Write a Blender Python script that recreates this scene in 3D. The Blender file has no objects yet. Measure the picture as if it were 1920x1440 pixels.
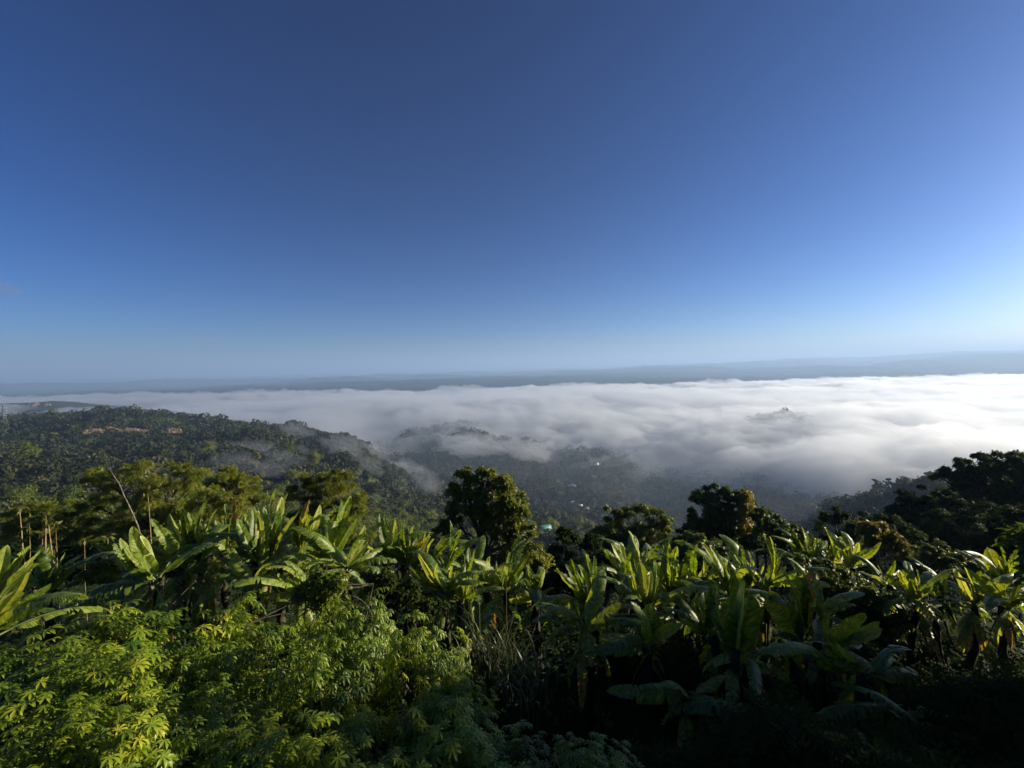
import bpy, math, random
import numpy as np
from mathutils import Vector, Matrix
rnd = random.Random(7)
rng = np.random.default_rng(7)
C = bpy.context.scene.collection
SC = bpy.context.scene

# ------------------------------------------------------------------ camera
FPX = 800.0                      # focal length in photo pixels (photo is 1920 wide)
PITCH = math.radians(-2.1)
ROLL = math.radians(-1.0)
cam_data = bpy.data.cameras.new('camera')
cam_data.sensor_width = 36.0
cam_data.lens = 36.0 * FPX / 1920.0
cam_data.clip_start = 0.05
cam_data.clip_end = 150000.0
cam = bpy.data.objects.new('camera', cam_data)
C.objects.link(cam)
CAM_M = Matrix.Rotation(PITCH, 4, 'X') @ Matrix.Rotation(math.pi / 2, 4, 'X') @ Matrix.Rotation(ROLL, 4, 'Z')
cam.matrix_world = CAM_M
SC.camera = cam

# ------------------------------------------------------------------ light
SUN_EL = math.radians(15.0)
SKY_SAT = 1.20
SKY_STR = 0.050
SUN_AZ = math.radians(78.0)
world = bpy.data.worlds.new("World")
SC.world = world
world.use_nodes = True
wn = world.node_tree.nodes
wl = world.node_tree.links
bgn = wn['Background']
sky = wn.new('ShaderNodeTexSky')
sky.sky_type = 'NISHITA'
sky.sun_disc = False
sky.sun_elevation = SUN_EL
sky.sun_rotation = SUN_AZ
sky.altitude = 600.0
sky.air_density = 0.8
sky.dust_density = 1.3
sky.ozone_density = 4.0
hsv = wn.new('ShaderNodeHueSaturation')
hsv.inputs['Saturation'].default_value = SKY_SAT
wl.new(sky.outputs[0], hsv.inputs['Color'])
gm = wn.new('ShaderNodeGamma'); gm.inputs['Gamma'].default_value = 1.4
wl.new(hsv.outputs[0], gm.inputs['Color'])
tn = wn.new('ShaderNodeMix'); tn.data_type = 'RGBA'; tn.blend_type = 'MULTIPLY'; tn.inputs[0].default_value = 1.0
tn.inputs[7].default_value = (.50, .49, .53, 1)
wl.new(gm.outputs[0], tn.inputs[6])
wl.new(tn.outputs[2], bgn.inputs['Color'])
bgn.inputs['Strength'].default_value = SKY_STR
sun_data = bpy.data.lights.new('sun', 'SUN')
sun_data.energy = 5.0
sun_data.angle = math.radians(0.6)
sun_data.color = (1.0, 0.86, 0.64)
sun = bpy.data.objects.new('sun', sun_data)
C.objects.link(sun)
SUN_DIR = Vector((math.sin(SUN_AZ) * math.cos(SUN_EL), math.cos(SUN_AZ) * math.cos(SUN_EL), math.sin(SUN_EL)))
sun.rotation_euler = SUN_DIR.to_track_quat('Z', 'Y').to_euler()

vs = SC.view_settings
SC.display_settings.display_device = 'sRGB'
vs.view_transform = 'Standard'
vs.look = 'None'
vs.exposure = 1.05
vs.gamma = 1.0
vs.use_curve_mapping = False
cy = SC.cycles
cy.max_bounces = 6
cy.diffuse_bounces = 2
cy.glossy_bounces = 1
cy.transmission_bounces = 3
cy.volume_bounces = 2
cy.transparent_max_bounces = 8
cy.caustics_reflective = False
cy.caustics_refractive = False
cy.sample_clamp_indirect = 4.0
cy.use_denoising = True

# ------------------------------------------------------------------ helpers
ROT = np.array(CAM_M.to_3x3())

def at(px, py, Y):
    """the point seen at photo pixel (px, py) at depth Y metres along +Y"""
    d = ROT @ np.array([(px - 960.0) / FPX, -(py - 720.0) / FPX, -1.0])
    return d * (Y / d[1])

def tag(o, label=None, cat=None, group=None, kind=None):
    if label: o['label'] = label
    if cat: o['category'] = cat
    if group: o['group'] = group
    if kind: o['kind'] = kind
    return o

def link(o, parent=None):
    C.objects.link(o)
    if parent is not None: o.parent = parent
    return o

def empty(name, loc=(0, 0, 0), rz=0.0):
    o = bpy.data.objects.new(name, None)
    o.empty_display_size = 0.3
    C.objects.link(o)
    o.location = loc
    o.rotation_euler = (0, 0, rz)
    return o

def mesh_np(name, verts, faces, mat=None, smooth=True, attrs=None, uv=None, mats=None, mat_idx=None):
    """faces: (N,4) or (N,3) int array, or list of such arrays"""
    me = bpy.data.meshes.new(name)
    fl = faces if isinstance(faces, list) else [faces]
    fl = [np.asarray(f, dtype=np.int32) for f in fl if len(f)]
    nv = len(verts)
    me.vertices.add(nv)
    me.vertices.foreach_set('co', np.asarray(verts, dtype=np.float32).ravel())
    loops = np.concatenate([f.ravel() for f in fl])
    sizes = np.concatenate([np.full(len(f), f.shape[1], dtype=np.int32) for f in fl])
    starts = np.concatenate([[0], np.cumsum(sizes)[:-1]]).astype(np.int32)
    me.loops.add(len(loops))
    me.loops.foreach_set('vertex_index', loops)
    me.polygons.add(len(sizes))
    me.polygons.foreach_set('loop_start', starts)
    me.polygons.foreach_set('loop_total', sizes)
    if smooth:
        me.polygons.foreach_set('use_smooth', np.ones(len(sizes), dtype=bool))
    if attrs:
        for k, v in attrs.items():
            a = me.attributes.new(k, 'FLOAT', 'POINT')
            a.data.foreach_set('value', np.asarray(v, dtype=np.float32))
    if uv is not None:
        u = me.uv_layers.new(name='UVMap')
        u.data.foreach_set('uv', np.asarray(uv, dtype=np.float32)[loops].ravel())
    for m in (mats or ([mat] if mat else [])):
        me.materials.append(m)
    if mat_idx is not None:
        me.polygons.foreach_set('material_index', np.asarray(mat_idx, dtype=np.int32))
    me.update(calc_edges=True)
    me.validate()
    return me

def obj(name, me, parent=None, loc=None):
    o = bpy.data.objects.new(name, me)
    C.objects.link(o)
    if parent is not None: o.parent = parent
    if loc is not None: o.location = loc
    return o

def _hash(i, j, seed):
    n = (i * 374761393 + j * 668265263 + seed * 1442695041) & 0xffffffff
    n = ((n ^ (n >> 13)) * 1274126177) & 0xffffffff
    return ((n ^ (n >> 16)) & 0xffff) / 65535.0

def vnoise(x, y, seed=0):
    x = np.asarray(x, dtype=np.float64); y = np.asarray(y, dtype=np.float64)
    xi = np.floor(x).astype(np.int64); yi = np.floor(y).astype(np.int64)
    fx = x - xi; fy = y - yi
    fx = fx * fx * fx * (fx * (fx * 6 - 15) + 10); fy = fy * fy * fy * (fy * (fy * 6 - 15) + 10)
    a = _hash(xi, yi, seed); b = _hash(xi + 1, yi, seed)
    c = _hash(xi, yi + 1, seed); d = _hash(xi + 1, yi + 1, seed)
    return (a * (1 - fx) + b * fx) * (1 - fy) + (c * (1 - fx) + d * fx) * fy - 0.5

def fbm(x, y, oct=5, seed=0, gain=0.5):
    s = 0; a = 1.0; t = 0
    for o in range(oct):
        s = s + a * vnoise(x * 2 ** o + 17.3 * o, y * 2 ** o - 9.1 * o, seed + o)
        t += a; a *= gain
    return s / t * 2

def smooth01(t):
    t = np.clip(t, 0, 1)
    return t * t * (3 - 2 * t)

# ------------------------------------------------------------------ materials
def mat_new(name):
    m = bpy.data.materials.new(name)
    m.use_nodes = True
    nt = m.node_tree
    nt.nodes.clear()
    out = nt.nodes.new('ShaderNodeOutputMaterial')
    return m, nt, out

def ramp(nt, fac, cols):
    r = nt.nodes.new('ShaderNodeValToRGB')
    el = r.color_ramp.elements
    while len(el) < len(cols): el.new(0.5)
    for e, (p, c) in zip(el, cols):
        e.position = p
        e.color = (*c, 1)
    nt.links.new(fac, r.inputs[0])
    return r.outputs[0]

def volume_mat(name, color, density, aniso):
    m, nt, out = mat_new(name)
    v = nt.nodes.new('ShaderNodeVolumePrincipled')
    v.inputs['Color'].default_value = (*color, 1)
    v.inputs['Density'].default_value = density
    v.inputs['Anisotropy'].default_value = aniso
    nt.links.new(v.outputs[0], out.inputs['Volume'])
    m.cycles.homogeneous_volume = True
    return m

# ------------------------------------------------------------------ terrain heights
# height profiles by photo column: px -> [(depth, z)]
NEAR = [(0.1, -1.9), (2.0, -2.6), (3.5, -5.0), (6, -6.6), (10, -8.2), (15, -10.5), (25, -15)]
PROF = {
 0:    NEAR + [(40, -20), (70, -33), (120, -49), (200, -68), (350, -84), (600, -97), (850, -103), (1000, -106), (1250, -150), (1600, -210), (2000, -205), (2350, -160), (2500, -151), (2700, -165), (3200, -225), (5000, -245), (8000, -262), (15000, -285), (20000, -290)],
 100:  NEAR + [(40, -20), (70, -33), (120, -49), (200, -70), (350, -88), (600, -97), (850, -99), (1000, -104), (1250, -150), (1600, -210), (2000, -205), (2350, -155), (2500, -141), (2700, -160), (3200, -225), (5000, -245), (8000, -260), (15000, -285), (20000, -290)],
 240:  NEAR + [(40, -20), (70, -34), (120, -51), (200, -72), (350, -90), (600, -99), (850, -94), (1000, -90), (1250, -150), (1600, -215), (2000, -240), (2500, -190), (2700, -200), (3200, -225), (5000, -240), (8000, -258), (15000, -285), (20000, -290)],
 400:  NEAR + [(40, -20), (70, -35), (120, -53), (200, -76), (350, -98), (600, -108), (850, -103), (1000, -108), (1250, -170), (1600, -220), (2000, -240), (3200, -232), (5000, -240), (8000, -245), (15000, -280), (20000, -290)],
 540:  NEAR + [(40, -20), (70, -36), (120, -56), (200, -82), (350, -108), (600, -126), (850, -122), (1000, -126), (1250, -190), (1600, -235), (2000, -240), (3200, -230), (5000, -235), (8000, -225), (15000, -270), (20000, -285)],
 640:  NEAR + [(40, -20), (70, -37), (120, -58), (200, -86), (350, -116), (600, -140), (850, -142), (1000, -152), (1250, -240), (1600, -260), (2000, -250), (3200, -230), (5000, -235), (8000, -205), (15000, -255), (20000, -280)],
 730:  NEAR + [(40, -21), (70, -38), (120, -60), (200, -90), (350, -125), (600, -176), (850, -205), (1000, -225), (1250, -255), (1600, -255), (2000, -250), (3200, -230), (5000, -235), (8000, -192), (15000, -240), (20000, -260)],
 770:  NEAR + [(40, -21), (70, -38), (120, -60), (200, -91), (350, -128), (600, -188), (850, -232), (1000, -244), (1250, -236), (1450, -206), (1600, -220), (2000, -250), (3200, -230), (5000, -235), (8000, -188), (15000, -235), (20000, -250)],
 860:  NEAR + [(40, -21), (70, -38), (120, -61), (200, -94), (350, -134), (600, -192), (850, -235), (1000, -240), (1250, -220), (1500, -198), (1700, -215), (2200, -250), (3200, -230), (5000, -235), (8000, -184), (15000, -225), (20000, -235)],
 970:  NEAR + [(40, -22), (70, -39), (120, -63), (200, -98), (350, -142), (600, -205), (850, -250), (1000, -252), (1250, -236), (1500, -222), (1700, -230), (2200, -255), (3200, -230), (5000, -232), (8000, -182), (15000, -200), (20000, -150)],
 1100: NEAR + [(40, -22), (70, -40), (120, -66), (200, -104), (350, -152), (600, -222), (850, -262), (1000, -268), (1250, -250), (1500, -255), (2200, -260), (3200, -230), (5000, -228), (8000, -182), (15000, -190), (20000, -130)],
 1250: NEAR + [(40, -22), (70, -40), (120, -66), (200, -106), (350, -158), (600, -232), (850, -278), (1000, -285), (1500, -275), (2200, -262), (3200, -228), (4200, -226), (5500, -196), (8000, -200), (13000, -120), (18000, -20), (22000, -60)],
 1350: NEAR + [(40, -22), (70, -40), (120, -66), (200, -104), (350, -156), (600, -236), (850, -283), (1000, -288), (1300, -250), (1500, -240), (2200, -262), (3200, -228), (4300, -226), (5500, -194), (8000, -200), (13000, -80), (18000, 30), (22000, -40)],
 1432: NEAR + [(40, -22), (70, -39), (120, -63), (200, -100), (350, -150), (520, -205), (700, -255), (1000, -280), (1330, -218), (1430, -179), (1520, -181), (1620, -224), (2200, -262), (3200, -228), (4500, -226), (5600, -196), (8000, -190), (13000, -20), (19000, 200), (23000, 60)],
 1465: NEAR + [(40, -22), (70, -39), (120, -63), (200, -100), (350, -150), (520, -205), (700, -255), (1000, -280), (1330, -218), (1430, -179), (1520, -181), (1620, -224), (2200, -262), (3200, -228), (4500, -226), (5600, -196), (8000, -190), (13000, -20), (19000, 200), (23000, 60)],
 1500: NEAR + [(40, -22), (70, -39), (120, -63), (200, -100), (350, -150), (520, -205), (700, -255), (1000, -280), (1330, -218), (1430, -179), (1520, -181), (1620, -224), (2200, -262), (3200, -228), (4500, -226), (5600, -196), (8000, -190), (13000, -20), (19000, 200), (23000, 60)],
 1560: NEAR + [(40, -21), (70, -38), (120, -62), (200, -96), (350, -138), (500, -168), (650, -240), (1000, -280), (1450, -240), (2200, -262), (3200, -228), (4500, -226), (5600, -205), (8000, -160), (13000, 0), (19000, 190), (23000, 60)],
 1650: NEAR + [(40, -21), (70, -37), (120, -60), (200, -92), (350, -122), (480, -147), (620, -235), (1000, -280), (2200, -262), (3200, -228), (4700, -226), (6000, -205), (8000, -130), (13000, 20), (19000, 185), (23000, 60)],
 1740: NEAR + [(40, -21), (70, -36), (120, -58), (200, -86), (350, -108), (480, -140), (620, -235), (1000, -280), (2200, -262), (3200, -228), (4700, -226), (6000, -200), (8000, -100), (13000, 60), (19000, 310), (23000, 100)],
 1860: NEAR + [(40, -19), (60, -24), (90, -37), (140, -58), (220, -86), (350, -108), (480, -140), (620, -235), (1000, -280), (2200, -262), (3200, -228), (5200, -226), (6300, -190), (8000, -60), (13000, 120), (19000, 400), (23000, 200)],
 2000: NEAR + [(40, -17), (60, -21), (90, -34), (140, -54), (220, -84), (350, -108), (480, -140), (620, -235), (1000, -280), (2200, -262), (3200, -228), (5200, -226), (6300, -180), (8000, -40), (13000, 150), (19000, 430), (23000, 200)],
}
RN = np.exp(np.linspace(math.log(0.1), math.log(20000 * 3.2), 260))
def _cols(prof):
    A = []; Z = []
    for px, pts in sorted(prof.items()):
        A.append(math.atan((px - 960.0) / FPX))
        p = np.array(pts, dtype=float)
        Z.append(np.interp(np.log(RN), np.log(p[:, 0]), p[:, 1]))
    return np.array(A), np.array(Z)
TA, TZ = _cols(PROF)
# beyond the frame; unseen rise added behind the camera to cut sky light
back = np.interp(np.log(RN), np.log([0.1, 2, 4, 9, 20, 60, 200, 1000, 5000, 20000, 64000]), [-1.9, -1.8, -.5, 3.5, 11, 34, 70, 60, -150, -220, -250])
TA = np.concatenate([[-math.pi, -math.radians(75)], TA, [math.radians(75), math.pi]])
TZ = np.vstack([back, 0.8 * TZ[0] + 0.2 * back, TZ, 0.8 * TZ[-1] + 0.2 * back, back])
AMAX = math.radians(62)

def interp_table(A, Z, RNn, x, y):
    x = np.asarray(x, float); y = np.asarray(y, float)
    ang = np.arctan2(x, y); r = np.hypot(x, y)
    d = np.maximum(r * np.cos(np.minimum(np.abs(ang), AMAX)), 0.11)
    li = np.interp(np.log(d), np.log(RNn), np.arange(len(RNn)))
    i0 = np.clip(np.floor(li).astype(int), 0, len(RNn) - 2); fi = li - i0
    k = np.clip(np.searchsorted(A, ang) - 1, 0, len(A) - 2)
    t = (ang - A[k]) / (A[k + 1] - A[k])
    t = t * t * (3 - 2 * t) * 0.6 + t * 0.4
    za = Z[k, i0] * (1 - fi) + Z[k, i0 + 1] * fi
    zb = Z[k + 1, i0] * (1 - fi) + Z[k + 1, i0 + 1] * fi
    return za * (1 - t) + zb * t

def H(x, y):
    x = np.asarray(x, float); y = np.asarray(y, float)
    r = np.hypot(x, y)
    z = interp_table(TA, TZ, RN, x, y)
    # gullies and bumps growing with distance
    a1 = np.interp(r, [0, 10, 60, 200, 500, 1500, 4000, 12000, 60000], [0, .1, .5, 4, 14, 16, 10, 40, 40])
    z = z + a1 * fbm(x / 170, y / 170, 4, 3)
    # ravines cut into the valley sides
    a2 = np.interp(r, [0, 150, 450, 900, 2600, 3500], [0, 0, 15, 24, 16, 0])
    rv = 1 - np.abs(fbm(x / 210 + 4, y / 330, 3, 57)) * 2.2
    z = z - a2 * np.clip(rv, 0, 1) ** 3 + a2 * .18
    w = smooth01((r - 7000) / 6000)
    z = z + w * 170 * fbm(x / 2400, y / 2400, 5, 11)
    z = z + smooth01((r - 3600) / 1500) * (1 - w) * 36 * fbm(x / 800, y / 500, 5, 21)
    z = z + np.interp(r, [0, 3, 30], [0.02, .25, .5]) * fbm(x / 3.1, y / 3.1, 3, 5)
    return z

# ------------------------------------------------------------------ ground sheet
ang = np.concatenate([np.linspace(-62, 62, 620), np.linspace(62, 298, 90)[1:-1]])
ang = np.radians(ang)
rr = np.concatenate([[0.02], np.exp(np.linspace(math.log(0.5), math.log(64000), 420))])
AA, RR = np.meshgrid(ang, rr)
GX = RR * np.sin(AA); GY = RR * np.cos(AA)
AW = (AA + math.pi) % (2 * math.pi) - math.pi
GZ = H(RR * np.sin(AW), RR * np.cos(AW))
na = len(ang); nr = len(rr)
V = np.stack([GX, GY, GZ], -1).reshape(-1, 3)
ii, jj = np.meshgrid(np.arange(nr - 1), np.arange(na), indexing='ij')
j2 = (jj + 1) % na
F = np.stack([ii * na + jj, ii * na + j2, (ii + 1) * na + j2, (ii + 1) * na + jj], -1).reshape(-1, 4)

m, nt, out = mat_new('forest_floor')
bs = nt.nodes.new('ShaderNodeBsdfPrincipled')
tc = nt.nodes.new('ShaderNodeTexCoord')
n1 = nt.nodes.new('ShaderNodeTexNoise'); n1.inputs['Scale'].default_value = 0.012; n1.inputs['Detail'].default_value = 8
n2 = nt.nodes.new('ShaderNodeTexNoise'); n2.inputs['Scale'].default_value = 0.15; n2.inputs['Detail'].default_value = 6
nt.links.new(tc.outputs['Object'], n1.inputs['Vector']); nt.links.new(tc.outputs['Object'], n2.inputs['Vector'])
mx = nt.nodes.new('ShaderNodeMath'); mx.operation = 'ADD'
nt.links.new(n1.outputs[0], mx.inputs[0]); nt.links.new(n2.outputs[0], mx.inputs[1])
c = ramp(nt, mx.outputs[0], [(0.0, (.010, .016, .006)), (0.45, (.022, .034, .010)), (.55, (.035, .048, .015)), (.62, (.06, .07, .022))])
for nd in nt.nodes:
    if nd.type == 'MATH': nd.operation = 'MULTIPLY_ADD'; nd.inputs[1].default_value = 0.5
nt.links.new(n2.outputs[0], mx.inputs[0]); mx.inputs[1].default_value = 0.5
hm = nt.nodes.new('ShaderNodeMath'); hm.operation = 'MULTIPLY'; hm.inputs[1].default_value = 0.5
nt.links.new(n1.outputs[0], hm.inputs[0]); nt.links.new(hm.outputs[0], mx.inputs[2])
nt.links.new(c, bs.inputs['Base Color'])
bs.inputs['Roughness'].default_value = 0.95
bs.inputs['Specular IOR Level'].default_value = 0.1
nt.links.new(bs.outputs[0], out.inputs['Surface'])
M_GROUND = m
ground = obj('terrain', mesh_np('terrain', V, F, M_GROUND))
tag(ground, 'wooded hills falling away to the valley and the far plain', kind='structure')

# ------------------------------------------------------------------ haze and fog
def box_mesh(name, lo, hi, mat):
    x0, y0, z0 = lo; x1, y1, z1 = hi
    v = [(x0, y0, z0), (x1, y0, z0), (x1, y1, z0), (x0, y1, z0), (x0, y0, z1), (x1, y0, z1), (x1, y1, z1), (x0, y1, z1)]
    f = [(3, 2, 1, 0), (4, 5, 6, 7), (0, 1, 5, 4), (1, 2, 6, 5), (2, 3, 7, 6), (3, 0, 4, 7)]
    return mesh_np(name, v, np.array(f), mat, smooth=False)
M_HAZE = volume_mat('haze_air', (.40, .59, .90), 1.05e-4, 0.20)
hz = obj('haze', box_mesh('haze', (-66000, -66000, -420), (66000, 66000, 560), M_HAZE))
tag(hz, 'pale blue morning haze over the valley and plain', kind='stuff')

FOGP = {
 -200: [(1100, -360), (1400, -235), (2000, -200), (3000, -205), (4200, -215), (4800, -300)],
 0:    [(1050, -360), (1400, -235), (2000, -196), (3000, -205), (4200, -215), (4800, -300)],
 240:  [(1000, -360), (1300, -225), (2000, -192), (3000, -198), (4200, -212), (4800, -300)],
 480:  [(950, -360), (1050, -270), (1300, -205), (2000, -195), (3000, -200), (4200, -210), (4800, -300)],
 620:  [(760, -340), (900, -220), (1100, -190), (1400, -185), (2200, -190), (3200, -198), (4200, -208), (4800, -300)],
 720:  [(850, -340), (1050, -285), (1300, -235), (1600, -200), (2200, -190), (3200, -197), (4300, -205), (4900, -300)],
 840: [(980, -340), (1140, -290), (1300, -228), (1450, -192), (1620, -178), (2200, -188), (3200, -197), (4300, -204), (5000, -300)],
 960: [(960, -340), (1130, -285), (1300, -226), (1460, -194), (1640, -182), (2200, -174), (3200, -197), (4300, -203), (5100, -300)],
 1100: [(940, -340), (1100, -290), (1290, -228), (1500, -192), (1700, -186), (2200, -174), (3200, -197), (4500, -202), (5300, -300)],
 1250: [(900, -340), (1050, -290), (1230, -226), (1480, -190), (2200, -174), (3200, -197), (4700, -202), (5400, -300)],
 1400: [(760, -340), (900, -285), (1120, -218), (1400, -188), (2200, -188), (3200, -197), (4800, -202), (5600, -300)],
 1600: [(540, -340), (650, -275), (820, -208), (1080, -184), (2200, -186), (3200, -194), (4900, -202), (5800, -300)],
 1900: [(490, -340), (540, -250), (660, -200), (900, -182), (2200, -184), (3200, -192), (5200, -200), (6200, -300)],
 2200: [(490, -340), (540, -250), (660, -200), (900, -182), (2200, -184), (3200, -192), (5200, -200), (6200, -300)],
}
FR = np.exp(np.linspace(math.log(400), math.log(7000), 200))
def _fcols():
    A = []; Z = []
    for px, pts in sorted(FOGP.items()):
        A.append(math.atan((px - 960.0) / FPX))
        p = np.array(pts, float)
        Z.append(np.interp(FR, p[:, 0], p[:, 1], left=-360, right=-360))
    return np.array(A), np.array(Z)
FA, FZ = _fcols()

def fog_body(name, mat, lift, amp, seed, soft=1.0):
    a = np.radians(np.linspace(-57, 57, 560))
    cosmin = np.cos(np.minimum(np.abs(a), AMAX))
    d = np.exp(np.linspace(math.log(430), math.log(6900), 330))
    A, D = np.meshgrid(a, d)
    X = D * np.tan(A); Y = D
    top = interp_table(FA, FZ, FR, X, Y)
    e = smooth01((top + 345) / 110)
    far = smooth01((D - 1200) / 2600)
    n = fbm(X / 560, Y / 420, 5, seed, 0.58)
    bil = 1 - np.abs(fbm(X / 250 + 3 + n * .5, Y / 230, 5, seed + 31, .6)) * 2
    hi = 1 - np.abs(fbm(X / 85 + 5, Y / 85, 4, seed + 9, 0.6)) * 2
    A_ = amp * (1 + .55 * far)
    z = top + lift * (1 - .7 * far) + A_ * e * (n * 1.25 + (bil - .6) * .75 + (hi - .6) * .42)
    # fray the near edge into tongues and holes
    near = 1 - smooth01((D - 600) / 1300)
    z = z + near * e * amp * (1.3 * fbm(X / 150, Y / 300, 5, seed + 5, .6) - .1)
    # the far rim breaks into separate puffs
    z = z - smooth01((D - 3300) / 1600) * e * 40 * np.clip(fbm(X / 420, Y / 700, 4, seed + 8) + .1, 0, 1)
    bot = np.full_like(z, -352.0)
    z = np.maximum(z, bot + 0.5)
    # close at the rims
    nr_, na_ = z.shape
    z[0, :] = bot[0, :] + .5; z[-1, :] = bot[-1, :] + .5; z[:, 0] = bot[:, 0] + .5; z[:, -1] = bot[:, -1] + .5
    n_ = nr_ * na_
    Vt = np.stack([X, Y, z], -1).reshape(-1, 3)
    i, j = np.meshgrid(np.arange(nr_ - 1), np.arange(na_ - 1), indexing='ij')
    Ft = np.stack([i * na_ + j, i * na_ + j + 1, (i + 1) * na_ + j + 1, (i + 1) * na_ + j], -1).reshape(-1, 4)
    # rim ring to a coarse flat bottom
    ring = [(0, k) for k in range(na_)] + [(k, na_ - 1) for k in range(1, nr_)] + [(nr_ - 1, k) for k in range(na_ - 2, -1, -1)] + [(k, 0) for k in range(nr_ - 2, 0, -1)]
    ri = np.array([p[0] * na_ + p[1] for p in ring])
    Vb = Vt[ri].copy(); Vb[:, 2] = -352.0
    cen = np.array([[0, 3000, -352.0]])
    Vall = np.vstack([Vt, Vb, cen])
    k = np.arange(len(ri)); k2 = (k + 1) % len(ri)
    Fs = np.stack([ri[k2], ri[k], n_ + k, n_ + k2], -1)
    Fb = np.stack([n_ + k2, n_ + k, np.full(len(k), n_ + len(ri))], -1)
    me = mesh_np(name, Vall, [Ft, Fs, Fb], mat)
    return obj(name, me)

M_FOG = volume_mat('fog_vapour', (.88, .91, .95), 0.014, 0.5)
M_FOG2 = volume_mat('fog_veil', (.78, .83, .90), 0.0055, 0.45)
fb = fog_body('fog_sea', M_FOG, 0, 30, 40)
tag(fb, 'thick white fog filling the valley floor out to the plain', kind='stuff')
fv = fog_body('fog_veil', M_FOG2, 30, 36, 77)
tag(fv, 'thin grey mist spilling over the near edge of the fog sea', kind='stuff')
# ------------------------------------------------------------------ foliage tools
def frames(nrm, dirv):
    z = nrm / np.linalg.norm(nrm, axis=1, keepdims=True)
    y = dirv - (dirv * z).sum(1, keepdims=True) * z
    y = y / (np.linalg.norm(y, axis=1, keepdims=True) + 1e-9)
    x = np.cross(y, z)
    return np.stack([x, y, z], axis=-1)          # columns

def scatter(tv, tf, pos, R, sc):
    """copies of template (tv, tf) -> verts, faces"""
    n = len(pos); k = len(tv)
    sc = np.asarray(sc)
    T = tv[None] * (sc[:, None, None] if sc.ndim == 1 else sc[:, None, :])
    v = np.einsum('nij,nkj->nki', R, T) + pos[:, None, :]
    f = (tf[None] + (np.arange(n) * k)[:, None, None]).reshape(-1, tf.shape[1])
    return v.reshape(-1, 3), f

def unit(n, r=None):
    v = (r or rng).normal(size=(n, 3))
    return v / np.linalg.norm(v, axis=1, keepdims=True)

# a leaf: folded rhombus, base at origin, pointing +Y
RHOMB_V = np.array([(0, 0, 0), (.20, .45, .05), (0, 1, -.08), (-.20, .45, .05)], float)
RHOMB_F = np.array([(0, 1, 2, 3)])
# broader leaf of two halves
LEAF_V = np.array([(0, 0, 0), (.24, .35, .09), (.16, .75, .03), (0, 1, -.12), (-.16, .75, .03), (-.24, .35, .09), (0, .5, 0)], float)
LEAF_F = np.array([(0, 1, 2, 6), (6, 2, 3, 4), (0, 6, 4, 5)])
def pinnate(n, w, droop):
    V = []; Fc = []
    for i in range(n):
        y = 0.12 + 0.85 * i / (n - 1)
        L = .42 * math.sin(math.pi * (0.18 + 0.75 * i / (n - 1))) + .05
        for s in (-1, 1):
            b = len(V); z = -droop * y * y
            V += [(0, y, z), (s * L * .5, y + .10 + w, z + .02), (s * L, y + .16, z - .06), (s * L * .5, y + .10 - w, z - .02)]
            Fc.append((b, b + 1, b + 2, b + 3) if s < 0 else (b, b + 3, b + 2, b + 1))
    return np.array(V, float), np.array(Fc)
FROND_V, FROND_F = pinnate(5, .07, .25)

def tube(pts, radii, sides=6):
    pts = np.asarray(pts, float); n = len(pts)
    d = np.gradient(pts, axis=0); d /= np.linalg.norm(d, axis=1, keepdims=True) + 1e-9
    ref = np.array([0.31, 0.17, 0.93]) if abs(d[0][2]) < .9 else np.array([1., 0.1, 0])
    x = np.cross(d, ref); x /= np.linalg.norm(x, axis=1, keepdims=True) + 1e-9
    y = np.cross(d, x)
    a = np.linspace(0, 2 * math.pi, sides, endpoint=False)
    r = np.asarray(radii, float)[:, None, None]
    v = pts[:, None, :] + r * (np.cos(a)[None, :, None] * x[:, None, :] + np.sin(a)[None, :, None] * y[:, None, :])
    i, j = np.meshgrid(np.arange(n - 1), np.arange(sides), indexing='ij'); j2 = (j + 1) % sides
    f = np.stack([i * sides + j, i * sides + j2, (i + 1) * sides + j2, (i + 1) * sides + j], -1).reshape(-1, 4)
    return v.reshape(-1, 3), f

class Acc:
    def __init__(s): s.v = []; s.f = []; s.n = 0; s.t = []; s.m = []
    def add(s, v, f, tint=0.5, mi=0):
        s.v.append(v); s.f.append(np.asarray(f) + s.n); s.n += len(v)
        s.t.append(np.full(len(v), tint) if np.isscalar(tint) else tint)
        s.m.append(np.full(len(f), mi))
    def mesh(s, name, mats, smooth=True):
        mats = mats if isinstance(mats, list) else [mats]
        # faces may have several widths: keep order by grouping
        ws = sorted({f.shape[1] for f in s.f}, reverse=True)
        fl = []; mi = []
        for w in ws:
            sel = [k for k, f in enumerate(s.f) if f.shape[1] == w]
            fl.append(np.concatenate([s.f[k] for k in sel])); mi.append(np.concatenate([s.m[k] for k in sel]))
        return mesh_np(name, np.concatenate(s.v), fl, mats=mats, mat_idx=np.concatenate(mi), smooth=smooth, attrs={'tint': np.concatenate(s.t)})

def bent(a, b, n, wob, r=rng):
    a = np.asarray(a, float); b = np.asarray(b, float)
    t = np.linspace(0, 1, n)[:, None]
    p = a * (1 - t) + b * t
    L = np.linalg.norm(b - a)
    off = np.cumsum(r.normal(size=(n, 3)) * wob * L / n, axis=0)
    off -= t * off[-1]
    return p + off * np.sin(np.pi * t) ** .3

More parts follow.
